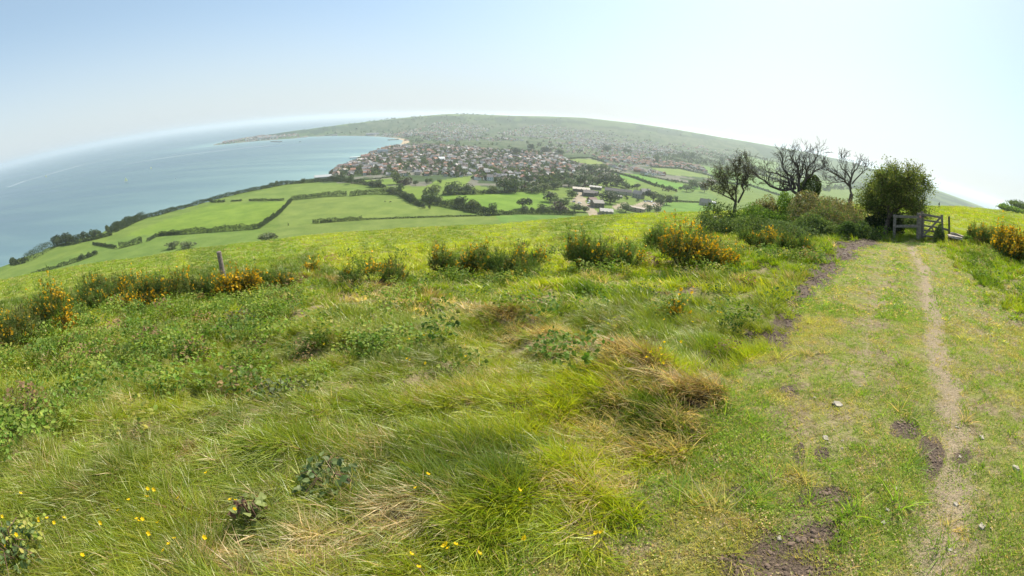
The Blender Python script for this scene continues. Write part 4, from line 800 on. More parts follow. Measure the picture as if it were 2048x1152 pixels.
def buttercup(h, seed):
    rs = np.random.RandomState(seed); P_ = Geo(); S = Geo(); top = np.array([rs.normal() * .02, rs.normal() * .02, h]); S.tube([(0, 0, -.03), (top[0] * .2, top[1] * .2, h * .5), top], [.0016, .0014, .0012], 4, (.10, .17, .04))
    ax = np.array([rs.normal() * .3, rs.normal() * .3 - .1, 1]); ax /= np.linalg.norm(ax); u = np.cross(ax, (0, 1, .2)); u /= np.linalg.norm(u); v = np.cross(ax, u)
    for k in range(5):
        a = k * 1.2566; e = u * math.cos(a) + v * math.sin(a); s_ = -u * math.sin(a) + v * math.cos(a); s0 = .0155
        V = [top, top + e * s0 * .55 - s_ * s0 * .42 + ax * s0 * .22, top + e * s0 * 1.05 - s_ * s0 * .35 + ax * s0 * .55, top + e * s0 * 1.12 + s_ * s0 * .3 + ax * s0 * .6, top + e * s0 * .55 + s_ * s0 * .45 + ax * s0 * .22]
        P_.add(V, [(0, 1, 2, 3)], [(0, 3, 4)], (.92, .62, .01))
    return P_.mesh('petals', [M_FLOWER]), S.mesh('stem', [M_SCRUB])
BM = [buttercup(.20 + .03 * k, k) for k in range(5)]
for k, (x, y) in enumerate(BC):
    h = .20 + .03 * (k % 5); p, r = hover(x, y, h); o = empty('buttercup', p, k * 1.3); reg = 'in the lower left corner grass' if x < 500 else ('in the bottom centre straw and grass' if y > 900 else ('in grass below the left gorse' if x < 1000 else 'in open grass near the lone gorse seedling'))
    o.scale = (.6 + r / 26,) * 2 + (1.0,); tag(o, 'small yellow buttercup flower ' + reg, 'buttercup', 'buttercups ' + reg); me1, me2 = BM[k % 5]; obj('petals', me1, o); obj('stem', me2, o)
ST = [(1676, 806, .075, 'flat pale stone in the middle of the trodden turf'), (1966, 870, .05, 'pale stone just right of the bare wheel track'), (2030, 938, .06, 'buff stone near the right edge of the track'), (1965, 1052, .045, 'white stone in the grass low at the right'), (1652, 875, .05, 'pale stone between two bare turf patches'),
      (1775, 1021, .03, 'small white stone in green turf above a smaller one'), (1767, 1046, .03, 'small white stone below its white neighbour in green turf'), (1563, 1070, .03, 'grey stone in the lower mud patch'), (1918, 845, .035, 'whitish stone in the bare wheel track, upper'), (1925, 905, .03, 'whitish stone in the bare wheel track, middle'),
      (1917, 1000, .035, 'whitish stone in the bare wheel track, lower'), (1905, 1092, .03, 'whitish stone lowest in the bare wheel track'), (1790, 978, .03, 'small chalky stone at a turf bald spot'), (1630, 795, .03, 'small buff stone left of the flat pale stone'), (1690, 505, .10, 'pale wet stone in the mud by the nettles')]
for k, (x, y, s_, lb) in enumerate(ST):
    p = px(x, y); p[2] = gz(p[0], p[1]); tag(rough_block('stone', Vector(p) + Vector((0, 0, s_ * .12)), (s_ * 1.0, s_ * .7, s_ * .3), (.1, .05, k * 1.1), (.42, .37, .29), 300 + k, s_ * .08, None, 2), lb, 'stone', 'pale stones on the track')
def mkweed(n, rad, hgt, size, seed, pal):
    me = weed('leaves', seed, n, rad, hgt, size, pal); me.materials[0] = M_SCRUB; return me
for k, (x, y, rad, h, sz, lb, pal) in enumerate(((505, 1028, .10, .20, .055, 'pale young bramble sprig with reddish top, bottom left', [(.22,.26,.08),(.26,.30,.10),(.20,.12,.08)]), (470, 660, .5, .45, .07, 'dark clump of broad leaves in grass below the fence post', PG), (60, 850, .35, .28, .045, 'bright-leaved bramble patch near the left edge', [(.14,.20,.06),(.17,.24,.07)]),
      (560, 790, .3, .25, .05, 'grey-green bramble patch in the combed grass, centre left', [(.13,.17,.07),(.16,.19,.09)]), (655, 965, .2, .16, .045, 'small bramble spray in the lower combed grass', PG), (730, 690, .35, .22, .05, 'low pale bramble spray in mid grass, left of centre', [(.14,.18,.08),(.11,.15,.06)]), (20, 1100, .25, .2, .05, 'leafy weeds in the bottom left corner', PG))):
    p = px(x, y); o = empty('bramble', (p[0], p[1], gz(p[0], p[1]))); tag(o, lb, 'bramble plant', 'bramble plants in the near grass'); obj('leaves', mkweed(40 if k == 0 else 150, rad, h, sz, 400 + k, pal), o)
    S = Geo(); rs = np.random.RandomState(k)
    for q in range(9): a = rs.rand() * 6.28; S.tube([(0, 0, -.02), (math.cos(a) * rad * .4, math.sin(a) * rad * .4, h * .8), (math.cos(a) * rad, math.sin(a) * rad, h * .6)], [.005, .004, .002], 4, (.15, .09, .06))
    obj('woody_base', S.mesh('woody_base', [M_BARK]), o)
# ------------------------------------------------------------------ trees of the valley
def crown_mesh(seed, w, h, n, leaf, pal, round_=1.0, base=.12):
    rs = np.random.RandomState(seed); k = rs.randint(6, 10); C_ = np.stack([rs.uniform(-.3, .3, k) * w, rs.uniform(-.3, .3, k) * w, (base + .2 + rs.rand(k) * .5) * h], 1); rad = (.20 + .14 * rs.rand(k)) * w
    q = rs.randint(k, size=n); d = rs.normal(size=(n, 3)); d /= np.linalg.norm(d, axis=1, keepdims=True); P_ = C_[q] + d * (rad[q] * (.6 + .4 * rs.rand(n) ** .5))[:, None] * np.array([1, 1, .9 * h / w * round_]); P_[:, 2] = np.clip(P_[:, 2], base * h * .4, None)
    V, Q, c = leaf_cloud(P_, leaf, rs, pal, .85); g_ = Geo(); g_.add(V, Q, c=c); return g_.mesh('crown', [M_LEAF])
def trunk_mesh(seed, h, r):
    rs = np.random.RandomState(seed); g_ = Geo(); tips = []; g_.tube([(0, 0, -.6), (.1, 0, h * .25), (.15, .1, h * .6)], [r, r * .75, r * .35], 6, (.10, .08, .06))
    for k in range(5): a = k * 1.3; g_.tube([(.1, 0, h * (.22 + .06 * k)), (math.cos(a) * h * .2, math.sin(a) * h * .2, h * (.45 + .06 * k))], [r * .4, r * .12], 4, (.10, .08, .06))
    return g_.mesh('trunk', [M_BARK])
TREES = {}
for nm, pal, cnt in (('green', [(.07, .11, .035), (.09, .135, .04), (.055, .09, .03)], 5), ('dark', [(.035, .06, .025), (.045, .075, .03), (.03, .05, .022)], 3), ('pale', [(.12, .15, .06), (.14, .17, .065), (.10, .13, .05)], 3), ('copper', [(.075, .045, .045), (.09, .055, .05), (.06, .04, .04)], 1)):
    TREES[nm] = [(crown_mesh(500 + hash_ * 7 + len(nm), 1.0, 1.0, 900, .085, pal), ) for hash_ in range(cnt)]
TR = [trunk_mesh(600 + k, 1.0, .035) for k in range(2)]; treecount = 0
def put_tree(x, y, z, h, w, kind, label, group, k):
    global treecount
    o = empty('broadleaf_tree', (x, y, z - .3), k * 2.4); o.scale = (w, w, h); cr = TREES[kind][k % len(TREES[kind])][0]; tag(o, label, 'tree', group); obj('crown', cr, o); obj('trunk', TR[k % 2], o); treecount += 1; return o
KN = {'green': 'mid green', 'dark': 'dark green', 'pale': 'pale green', 'copper': 'copper purple'}
rs4 = np.random.RandomState(44); tk = 0
def tree_px(x, ybase, ytop, wpx, kind, label=None, group=None):
    global tk
    p = px(x, ybase, 340); r = math.hypot(p[0], p[1]); h = max(2.5, (ybase - ytop) / F_PX * r); w = wpx / F_PX * r * 1.05; tk += 1
    return put_tree(p[0], p[1], p[2], h * 1.08, w, kind, label or (KN[kind] + ' tree in the valley'), group, tk)
BIG = [(1047,418,396,30,'dark','dark rounded tree at the corner of the walled-in green field'),(1100,404,385,34,'dark','broad dark tree left of the farm lane'),(1119,416,396,36,'green','spreading tree above the copper tree by the farm lane'),(1122,424,405,36,'copper','copper tree in front of the farm lane'),(1090,422,408,26,'green','tree left of the copper tree by the farm'),
       (1150,424,408,30,'green','tree between copper tree and farm lane'),(1145,396,381,24,'green','tree on the green island of the farm lane'),(1217,407,384,40,'dark','great dark evergreen clump beside the farm barn'),(1232,404,386,26,'dark','dark evergreen joined to the great clump by the barn'),(1305,402,382,28,'dark','dark tree right of the stone farmhouses'),(1333,410,390,26,'green','tree at the right end of the farmyard'),(1322,412,396,20,'green','small tree at the right end of the farmyard'),
       (1249,424,407,28,'green','tree in front of the pale yard wall'),(1296,424,410,22,'green','round tree before the stacked white things'),(1316,424,411,16,'green','small tree before the parked white vehicles'),(1167,424,411,22,'green','tree at foot of the farm lane'),(1050,424,412,22,'green','hedge tree left of the copper tree'),
       (793,368,344,26,'pale','tall pale poplar-like tree standing above the gardens'),(808,370,356,36,'copper','wide copper beech at the edge of town'),(797,384,368,22,'green','tree where three hedges meet, upper'),(780,388,373,26,'pale','pale tree where three hedges meet, lower'),(755,374,360,26,'green','dark bushes at the corner of the small paddock'),(745,374,362,20,'dark','dark tree beside the small paddock'),
       (702,368,352,14,'green','small tree by the white-roofed shed'),(680,358,345,14,'green','tree right of the white-roofed shed'),(665,364,352,12,'dark','dark shrub tree below the white-roofed shed'),
       (866,398,370,34,'pale','pale leafy tree at bend of the thick hedgerow'),(860,408,386,26,'green','tree at the near end of the thick hedgerow'),(905,388,366,34,'green','full green tree behind the walled-in field'),(925,386,368,34,'green','full green tree beside its twin behind the field'),(940,386,372,26,'pale','pale tree in line behind the field'),(985,386,372,22,'pale','small pale tree behind the field'),(1012,384,356,40,'green','tallest tree behind the walled-in field'),(1028,386,362,34,'green','leaning tree right of the tallest behind the field'),
       (1065,386,370,30,'green','tree mid-way between field and farm'),(1090,380,366,26,'pale','pale tree above the farm lane'),(1106,378,362,30,'green','tree above the farm lane'),(1140,374,358,30,'green','green tree behind the long farm roof'),(1165,372,350,34,'green','tall tree behind the long farm roof'),(1186,370,354,30,'pale','pale tree behind the white farm roof'),(1215,374,350,40,'dark','dark wide tree right of the white farm roof'),(1230,372,354,34,'dark','dark tree beside the steep little field'),
       (1195,345,328,36,'pale','light round tree under the playing field'),(1180,346,330,30,'green','round tree left of the light one under the playing field'),(1250,376,364,20,'green','tree at the foot of the steep little field'),(1275,378,368,16,'dark','dark tree on the right slope'),(1385,376,360,28,'green','tree on the right slope above the gabled house'),(1375,384,370,22,'green','tree left of the right-slope tree'),(1408,385,370,20,'dark','dark tree over the gabled house'),
       (1062,303,289,16,'dark','dark domed tree in the middle of town'),(1095,306,294,26,'dark','dark tree row in the middle of town'),(1120,310,298,24,'green','big tree behind the playing field'),(1030,310,296,22,'dark','dark tree in town left of the dome-shaped one'),(1215,304,292,22,'dark','big dark tree beyond the playing field'),(1370,318,306,14,'green','twin tall tree on far slope, left one'),(1384,320,305,14,'green','twin tall tree on far slope, right one'),(1445,328,315,14,'green','tree standing before the far fields'),
       (535,487,470,42,'pale','olive tree just below the brow of the down'),(345,497,485,30,'pale','grey-green bush at left under the brow'),(375,497,483,34,'pale','pale thorn bush under the brow, left'),(215,470,452,10,'pale','pale leafless-looking tree on the cliff hedge'),(846,417,407,10,'dark','isolated dark thorn at the hedge end'),(858,419,408,6,'pale','tiny lone sapling in the green field'),
       (1312,325,312,12,'green','tree on far slope near playing field'),(1255,306,296,20,'green','far tree cluster right of the playing field')]
for x, yb_, yt, w, kd, lb in BIG: tree_px(x, yb_, yt, w, kd, lb)
# tree lines along field edges (pixel polylines, height in m)
LINES = [([(905,410),(925,416),(945,422),(985,430)], 8, 9, 'the thick hedgerow below the walled-in field', ('green', 'dark', 'pale')), ([(848,398),(856,404),(870,408),(885,408)], 4, 8, 'the bend of the thick hedgerow', ('green', 'pale')), ([(885,390),(945,389),(1010,387),(1040,387)], 9, 5, 'the far side of the walled-in field', ('green', 'dark')),
         ([(112,492),(130,488),(150,487)], 6, 9, 'the cliff edge at the left', ('dark', 'green')), ([(165,482),(190,477),(210,472)], 5, 9, 'the cliff top hedge', ('dark', 'green')), ([(228,462),(245,455),(262,446)], 5, 7, 'the rising cliff scrub', ('green', 'dark')), ([(535,373),(550,371),(575,368),(600,366),(640,364)], 8, 6, 'the cliff top before the sheds', ('green', 'pale')),
         ([(1040,424),(1075,424),(1110,424)], 5, 5, 'the hedge left of the farm', ('green', 'dark')), ([(1300,398),(1340,400),(1360,404)], 4, 6, 'the bank right of the farm', ('green',)), ([(1240,392),(1255,398),(1275,404)], 4, 5, 'the farm gardens', ('green', 'pale')), ([(790,385),(805,394),(820,402),(838,412)], 8, 6, 'the hedge running down from three hedges meeting', ('dark', 'pale', 'green')),
         ([(1255,352),(1285,362),(1320,372),(1350,380)], 8, 5, 'the hedge across the right slope', ('dark', 'green')), ([(155,524),(165,520),(180,514),(193,510)], 5, 5, 'the little row under the brow', ('green',)), ([(1320,380),(1370,378),(1400,376)], 6, 7, 'the right slope scrub', ('green', 'pale')), ([(830,372),(860,366),(890,368)], 4, 6, 'the field above the thick hedgerow', ('green',))]
for pts, cnt, h, where, kds in LINES:
    P_ = pline(pts, 340); seg = np.linalg.norm(np.diff(P_, axis=0), axis=1); cum = np.concatenate([[0], np.cumsum(seg)])
    for k in range(cnt):
        s_ = (k + .5 + rs4.uniform(-.25, .25)) / cnt * cum[-1]; x = np.interp(s_, cum, P_[:, 0]) + rs4.normal() * 2; y = np.interp(s_, cum, P_[:, 1]) + rs4.normal() * 2; hh = h * rs4.uniform(.8, 1.3); kd = kds[rs4.randint(len(kds))]; tk += 1
        put_tree(x, y, gz(x, y), hh, hh * rs4.uniform(.8, 1.25), kd, '%s tree in the row along %s' % (KN[kd], where), 'trees along ' + where, tk)
# hedges
def hedge(pts, h, w, label, pal=None, leaf=.9, gaps=0, seed=0, name='hedge', cat='hedge'):
    rs = np.random.RandomState(seed + 900); P_ = pline(pts, 340); seg = np.linalg.norm(np.diff(P_, axis=0), axis=1); cum = np.concatenate([[0], np.cumsum(seg)]); Lt = cum[-1]; n = int(min(16000, Lt * (h + w) * 3.4 / leaf ** 2 * .8)) + 60
    s_ = rs.rand(n) * Lt; x = np.interp(s_, cum, P_[:, 0]); y = np.interp(s_, cum, P_[:, 1]); hv = h * (.55 + .85 * fbm(s_ / (h * 1.6), s_ * 0, seed, 3)); wv = w * (.6 + .7 * fbm(s_ / (h * 3), s_ * 0 + 5, seed + 3, 2))
    if gaps: k_ = fbm(s_ / 11, s_ * 0, seed + 9, 2) > gaps; x, y, hv, wv, s_ = x[k_], y[k_], hv[k_], wv[k_], s_[k_]; n = len(x)
    a = rs.rand(n) * 3.1416; q = .35 + .65 * rs.rand(n) ** .6; i_ = np.clip(np.searchsorted(cum, s_) - 1, 0, len(seg) - 1); t_ = (P_[i_ + 1] - P_[i_]) / seg[i_][:, None]
    off = np.cos(a) * q * wv * .5; z = np.sin(a) * q * hv; x = x - t_[:, 1] * off; y = y + t_[:, 0] * off; z = z + H(x, y, False); o_ = np.array([x.mean(), y.mean(), 0]); o_[2] = gz(o_[0], o_[1])
    V, Q, c = leaf_cloud(np.stack([x, y, z], 1) - o_, leaf, rs, pal or [(.045, .07, .025), (.06, .09, .03), (.035, .055, .022)], .85); g_ = Geo(); g_.add(V, Q, c=c); o = obj(name, g_.mesh(name, [M_SCRUB])); o.location = o_; tag(o, label, cat, 'field hedges'); return o
HR = [([(0,531),(30,529),(55,524)], 4, 8, 'lowest piece of cliff top scrub at the left edge'), ([(55,524),(75,510),(100,496),(118,487)], 6, 22, 'steep band of scrub along the cliff at far left'), ([(112,490),(150,487),(165,484)], 8, 14, 'tall scrub hump on the cliff top'), ([(165,484),(190,479),(225,470)], 4, 7, 'trimmed hedge on the cliff top between two humps'), ([(222,466),(245,455),(268,444),(285,437)], 7, 22, 'scrub covering the inlet slope'),
      ([(280,438),(320,430),(360,418),(390,410)], 4, 10, 'cliff top hedge above the brightest field'), ([(390,410),(430,399),(480,387),(525,378)], 4, 9, 'cliff top hedge further along the bay'), ([(525,378),(570,369),(640,364),(690,360)], 5, 12, 'leafy belt before the white-roofed shed'), ([(186,489),(215,494),(232,497)], 2.5, 3, 'thin hedge curving down from the cliff hump'), ([(238,497),(262,491),(285,485)], 4, 5, 'short thick hedge under the brightest field'),
      ([(295,483),(315,473),(360,468)], 2.5, 3, 'left half of the hedge below the brightest field'), ([(318,472),(400,466),(470,461),(515,458)], 4, 4, 'long hedge below the brightest field'), ([(516,458),(540,442),(556,430),(570,415),(582,403)], 3.5, 3, 'hedge climbing between the two big fields'), ([(395,405),(425,405),(450,404)], 2.5, 3, 'first short hedge piece on top of the brightest field'), ([(462,403),(484,402)], 2, 3, 'tiny hedge piece on top of the brightest field'), ([(498,402),(530,402),(568,401)], 2.5, 3, 'third hedge piece on top of the brightest field'),
      ([(583,401),(620,397),(660,393),(694,392)], 5, 5, 'thick dark hedge above the pale green field'), ([(700,393),(730,389),(765,388),(798,388)], 5, 5, 'hedge continuing to where three hedges meet'), ([(795,386),(812,398),(830,408),(845,414)], 5, 6, 'hedge dropping right from where three meet'), ([(670,363),(700,365),(740,371),(770,376)], 5, 7, 'dark hedge below the gardens and paddock'), ([(715,361),(760,357),(800,353)], 1.5, 2, 'clipped line of hedge across the paddock'),
      ([(575,452),(620,448),(665,444)], 1.8, 2, 'broken low hedge under the pale green field, left'), ([(625,447),(680,443),(725,440)], 3, 3, 'darker stretch of the low hedge under the pale green field'), ([(725,440),(800,437),(860,435),(930,433),(1000,431)], 1.3, 1.5, 'long thin fence hedge under the pale green field'), ([(62,551),(100,540),(140,528)], 2.5, 3, 'faint hedge low on the left under the brow'), ([(140,528),(170,518),(196,508)], 3, 3, 'short hedge carrying the little row of trees'),
      ([(848,400),(870,410),(905,415),(945,424),(985,431)], 6, 9, 'massive hedgerow below the walled-in field'), ([(985,430),(1030,428),(1080,428),(1150,430)], 3.5, 6, 'grey clipped hedge leading to the farm'), ([(885,391),(950,389),(1010,386),(1050,383),(1090,386)], 4, 5, 'hedge on the far side of the walled-in field'), ([(1225,345),(1260,354),(1310,372),(1350,382)], 4, 6, 'dark hedge slanting across the right slope'), ([(1280,350),(1340,362),(1420,374)], 2.5, 3, 'upper hedge of the right slope field'), ([(1310,404),(1360,404),(1420,406)], 2, 3, 'low hedge before the gabled house'),
      ([(1300,335),(1360,338),(1420,352),(1470,362)], 4, 5, 'hedge under the red-roofed estate'), ([(1440,365),(1500,372),(1560,392)], 4, 6, 'hedge partly hidden by the scraggy tree'), ([(1500,345),(1560,362),(1640,385)], 6, 8, 'hedge on the slope behind the dead trees'), ([(1130,318),(1180,316),(1212,326)], 3, 4, 'hedge round the playing field')]
for k, (pts, h, w, lb) in enumerate(HR):
    r_ = np.hypot(*pline(pts[:1], 340)[0]); hedge(pts, h * 1.25, w, lb, leaf=float(np.clip(r_ / 750, .55, 1.6)), gaps=.42 if 'broken' in lb  else 0, seed=k)

# ------------------------------------------------------------------ houses
WALLS = {'white': (.72, .70, .66), 'cream': (.60, .52, .40), 'grey stone': (.34, .31, .27), 'brick': (.34, .18, .13)}; ROOFS = {'brown': (.23, .165, .135), 'grey slate': (.25, .235, .235), 'red tile': (.36, .18, .12), 'pale grey': (.46, .43, .40)}
def house_geo(W, L_, h, rh, kind, chim=1):
    """walls, roof, chimney, windows as vertex/face sets around the origin, ridge along y"""
    w, l = W / 2, L_ / 2; G1 = Geo(); G2 = Geo(); G3 = Geo(); G4 = Geo(); G1.add([(-w,-l,-2),(w,-l,-2),(w,l,-2),(-w,l,-2),(-w,-l,h),(w,-l,h),(w,l,h),(-w,l,h)] + ([(0,-l,h+rh),(0,l,h+rh)] if kind == 'gable' else []), [(0,1,5,4),(1,2,6,5),(2,3,7,6),(3,0,4,7)], [(4,5,8),(6,7,9)] if kind == 'gable' else None)
    e = .35; hz = h + rh + .12; hl = l - w * .8 if kind == 'hip' else l + e; ov = rh * e / w; t = .18
    V = [(-w-e,-l-e,h-ov+.1),(w+e,-l-e,h-ov+.1),(w+e,l+e,h-ov+.1),(-w-e,l+e,h-ov+.1),(0,-hl,hz),(0,hl,hz)]; V += [(a, b, c - t) for a, b, c in V]
    G2.add(V, [(1,2,5,4),(3,0,4,5),(7,10,11,8),(9,11,10,6),(0,3,9,6),(1,7,8,2)], [(0,1,4),(2,3,5),(6,10,7),(8,11,9)]); G2.add([V[0],V[1],V[7],V[6],V[2],V[3],V[9],V[8]], [(0,3,2,1),(4,7,6,5)])
    for k in range(chim): y0 = (-.6 + 1.2 * k) * l * .8; G3.box((-.35, y0 - .5, h + rh * .4), (.35, y0 + .5, h + rh + 1.1))
    for sx in (-1, 1):
        for fy in (-.6, 0, .6):
            for z0 in ((.9,) if h < 3.6 else (.9, 3.3)): x0 = sx * (w + .03); G4.add([(x0, fy*l-.6, z0), (x0, fy*l+.6, z0), (x0, fy*l+.6, z0+1.2), (x0, fy*l-.6, z0+1.2)], [(0,1,2,3) if sx > 0 else (3,2,1,0)], c=(.05, .06, .07))
    G1.V += G4.V; G1.Q += [q + G1.n for q in G4.Q]; G1.C += G4.C; G1.n += G4.n
    return G1, G2, G3, len(G4.V)
def recol(G, c): G.C = [q if q[0, 0] < .06 else np.broadcast_to(np.array(c), q.shape).copy() for q in G.C]; return G
PROTO = {}; SH = [(7.5, 10, 5.2, 2.8, 'gable', 1), (8.5, 11, 2.8, 3.0, 'hip', 1), (8, 13, 5.0, 2.6, 'hip', 1), (7, 18, 5.2, 2.6, 'gable', 1), (7.5, 9, 2.8, 3.4, 'gable', 1)]
def proto(si, wn_, rn_):
    if (si, wn_, rn_) not in PROTO:
        a, b, c, d = house_geo(*SH[si]); PROTO[(si, wn_, rn_)] = (recol(a, WALLS[wn_]).mesh('walls', [M_WALL]), recol(b, ROOFS[rn_]).mesh('roof', [M_ROOF]), recol(c, (.35, .2, .15)).mesh('chimney', [M_WALL]))
    return PROTO[(si, wn_, rn_)]
SHN = ['two-storey gabled', 'hipped bungalow-like', 'long hipped', 'terraced', 'gabled low']
def put_house(x, y, z, a, si, wn_, rn_, label, group, sc=1.0):
    w_, r_, c_ = proto(si, wn_, rn_); o = empty('house', (x, y, z), a); o.scale = (sc,) * 3; tag(o, label, 'house', group); obj('walls', w_, o); rf = obj('roof', r_, o); obj('chimney', c_, rf); return o
rs5 = np.random.RandomState(55)
HREG = [(poly_px([(655,352),(690,330),(720,318),(760,300),(800,292),(850,290),(900,292),(1000,300),(1100,305),(1130,318),(1180,335),(1130,352),(1060,364),(1000,366),(900,354),(860,352),(800,352),(700,352)]), 23, .9, 'the near side of town'),
        (poly_px([(700,252),(760,240),(1024,243),(1200,262),(1330,285),(1380,300),(1300,318),(1200,310),(1100,305),(900,292),(822,288),(800,275),(740,271),(650,271),(655,262)]), 31, .72, 'the far side of town'),
        (poly_px([(1185,312),(1240,312),(1330,322),(1400,332),(1420,350),(1340,337),(1270,330),(1200,322)]), 24, .9, 'the red-roofed estate'), (poly_px([(1210,330),(1270,336),(1340,352),(1310,354),(1250,344)]), 26, .75, 'the lane above the steep field'),
        (poly_px([(1330,285),(1460,300),(1560,335),(1480,330),(1380,305)]), 42, .42, 'the scattered far slope'), (poly_px([(440,289),(480,278),(540,272),(600,268),(600,273),(540,279),(480,284)]), 22, .7, 'the point')]
CELL = []
for poly, sp_, pr, nm in HREG:
    lo, hi = poly.min(0), poly.max(0); sd = rs5.rand(60, 2) * (hi - lo) + lo; an = rs5.rand(60) * 3.14; ns = 0
    for k in range(60):
        c_, s_ = math.cos(an[k]), math.sin(an[k]); R0 = 420 if 'far' in nm else 300; m_ = int(R0 / sp_); gx, gy = np.meshgrid(np.arange(-m_, m_) * sp_ * .62, np.arange(-m_, m_) * sp_ * 1.25); gx = gx.ravel() + rs5.normal(size=gx.size) * 1.5; gy = gy.ravel() + rs5.normal(size=gy.size) * 2
        X = sd[k, 0] + gx * c_ - gy * s_; Y = sd[k, 1] + gx * s_ + gy * c_; near_ = np.argmin((X[:, None] - sd[None, :, 0]) ** 2 + (Y[:, None] - sd[None, :, 1]) ** 2, 1) == k; ok = near_ & inside(poly, X, Y) & inside(COAST, X, Y) & (rs5.rand(len(X)) < pr)
        if 'far' in nm: ok &= (fbm(X / 150, Y / 150, 77, 3) < .64)
        X, Y = X[ok], Y[ok]; 
        for x, y in zip(X, Y): CELL.append((x, y, an[k] + (math.pi / 2 if rs5.rand() < .3 else 0) + rs5.normal() * .05, nm))
CELL = np.array([(a, b, c, [q[3] for q in HREG].index(d)) for a, b, c, d in CELL]); rr_ = np.hypot(CELL[:, 0], CELL[:, 1]); open_ = np.ones(len(CELL), bool)
for P_, _c in FIELDS: open_ &= ~inside(P_, CELL[:, 0], CELL[:, 1])
CELL = CELL[open_]; CELL = CELL[dist_line(COAST, CELL[:, 0], CELL[:, 1], True) > 12]; CELL = CELL[np.argsort(np.hypot(CELL[:, 0], CELL[:, 1]))]; print('houses', len(CELL)); HZ = H(CELL[:, 0], CELL[:, 1], False)
FG = [Geo(), Geo()]
for k, (x, y, a, ri) in enumerate(CELL):
    nm = HREG[int(ri)][3]; si = rs5.choice(5, p=[.28, .28, .16, .12, .16]); wn_ = ('white', 'cream', 'grey stone', 'brick')[rs5.choice(4, p=[.36, .26, .2, .18])]; rn_ = ('brown', 'grey slate', 'red tile', 'pale grey')[rs5.choice(4, p=[.38, .30, .18, .14] if 'red' not in nm else [.4, .1, .45, .05])]; sc = rs5.uniform(.74, 1.05)
    if k < 292: put_house(x, y, HZ[k] + .3, a, si, wn_, rn_, '%s %s house with %s roof on %s' % (wn_, SHN[si], rn_, nm), 'houses on ' + nm, sc)
    else:
        G1, G2, G3, G4 = house_geo(*SH[si]); ca, sa = math.cos(a) * sc, math.sin(a) * sc
        for gi, (G_, cc) in enumerate(((G1, WALLS[wn_]), (G2, ROOFS[rn_]))):
            V = np.concatenate(G_.V[:1] if gi == 0 else G_.V); off = 0; Vn = np.stack([V[:, 0] * ca - V[:, 1] * sa + x, V[:, 0] * sa + V[:, 1] * ca + y, V[:, 2] * sc + HZ[k] + .3], 1); Vq = (G_.Q[0] if gi == 0 else np.concatenate(G_.Q)) if G_.Q else None; Tq = np.concatenate(G_.T) if G_.T else None
            if gi == 1: Vq = Vq[[0, 1, 4, 5]]; Tq = Tq[:2]
            FG[gi].add(Vn, Vq, Tq, np.array(cc) * rs5.uniform(.8, 1.15))
o = obj('distant_houses', FG[0].mesh('distant_houses', [M_WALL])); tag(o, 'mass of tiny houses spreading over the far side of town', None, None, 'stuff'); tag(obj('roofs', FG[1].mesh('roofs', [M_ROOF]), o), None, None, None, 'stuff')
# distant trees between the houses and on the ridge: one mass
def mass_trees(name, X, Y, hts, label, pal, seed, per=26, leaf=.34):
    if not len(X): print('EMPTY', name); return
    rs = np.random.RandomState(seed); n = len(X); Zt = H(X, Y, False); d = rs.normal(size=(n, per, 3)); d /= np.linalg.norm(d, axis=2, keepdims=True); d[:, :, 2] = np.abs(d[:, :, 2]); wd = hts * (.45 + .25 * rs.rand(n))
    P_ = np.stack([X[:, None] + d[:, :, 0] * wd[:, None] * (.6 + .4 * rs.rand(n, per)), Y[:, None] + d[:, :, 1] * wd[:, None] * (.6 + .4 * rs.rand(n, per)), Zt[:, None] + hts[:, None] * (.12 + .85 * d[:, :, 2] * (.6 + .4 * rs.rand(n, per)))], 2).reshape(-1, 3)
    V, Q, c = leaf_cloud(P_, 1.0, rs, [(1, 1, 1)], .9, var=.18); ctr = np.repeat(P_, 4, 0); V = ctr + (V - ctr) * np.repeat(np.repeat(hts * leaf, per), 4)[:, None]; base_ = np.array(pal)[rs.choice(len(pal), n)] * (.75 + .5 * rs.rand(n, 1)); g_ = Geo(); g_.add(V, Q, c=c * np.repeat(np.repeat(base_, per, 0), 4, 0)); tag(obj(name, g_.mesh(name, [M_SCRUB])), label, None, None, 'stuff')
TP = [(.07, .11, .035), (.09, .13, .04), (.045, .07, .03), (.12, .155, .055), (.055, .085, .035), (.085, .055, .045)]
def mass_in(poly, n, dens=None, s=0, thr=.5, nz=90):
    lo, hi = poly.min(0), poly.max(0); X = lo[0] + (hi[0] - lo[0]) * rs5.rand(n); Y = lo[1] + (hi[1] - lo[1]) * rs5.rand(n); ok = inside(poly, X, Y) & inside(COAST, X, Y) & (dist_line(COAST, X, Y, True) > 8) & (fbm(X / nz, Y / nz, s, 3) > thr)
    for P_, _c in FIELDS: ok &= ~inside(P_, X, Y)
    for P_ in YARD + [BEACH]: ok &= ~inside(P_, X, Y)
    return X[ok], Y[ok]
X, Y = mass_in(HREG[0][0], 9500, s=201, thr=.37)
NT = 0; q_ = np.argsort(np.hypot(X, Y)); X, Y = X[q_], Y[q_]; nn_ = min(len(X), 285 - treecount)
for k in range(nn_):
    hh = rs5.uniform(3.5, 9); kd = ('green', 'dark', 'pale', 'copper')[rs5.choice(4, p=[.5, .25, .2, .05])]; tk += 1; put_tree(X[k], Y[k], gz(X[k], Y[k]), hh, hh * rs5.uniform(.7, 1.1), kd, '%s garden tree among houses on the near side of town' % KN[kd], 'garden trees on the near side of town', tk)
X, Y = X[nn_:], Y[nn_:]; mass_trees('garden_trees', X, Y, rs5.uniform(3, 9, len(X)), 'countless small trees and shrubs between the houses', TP, 1, 22)
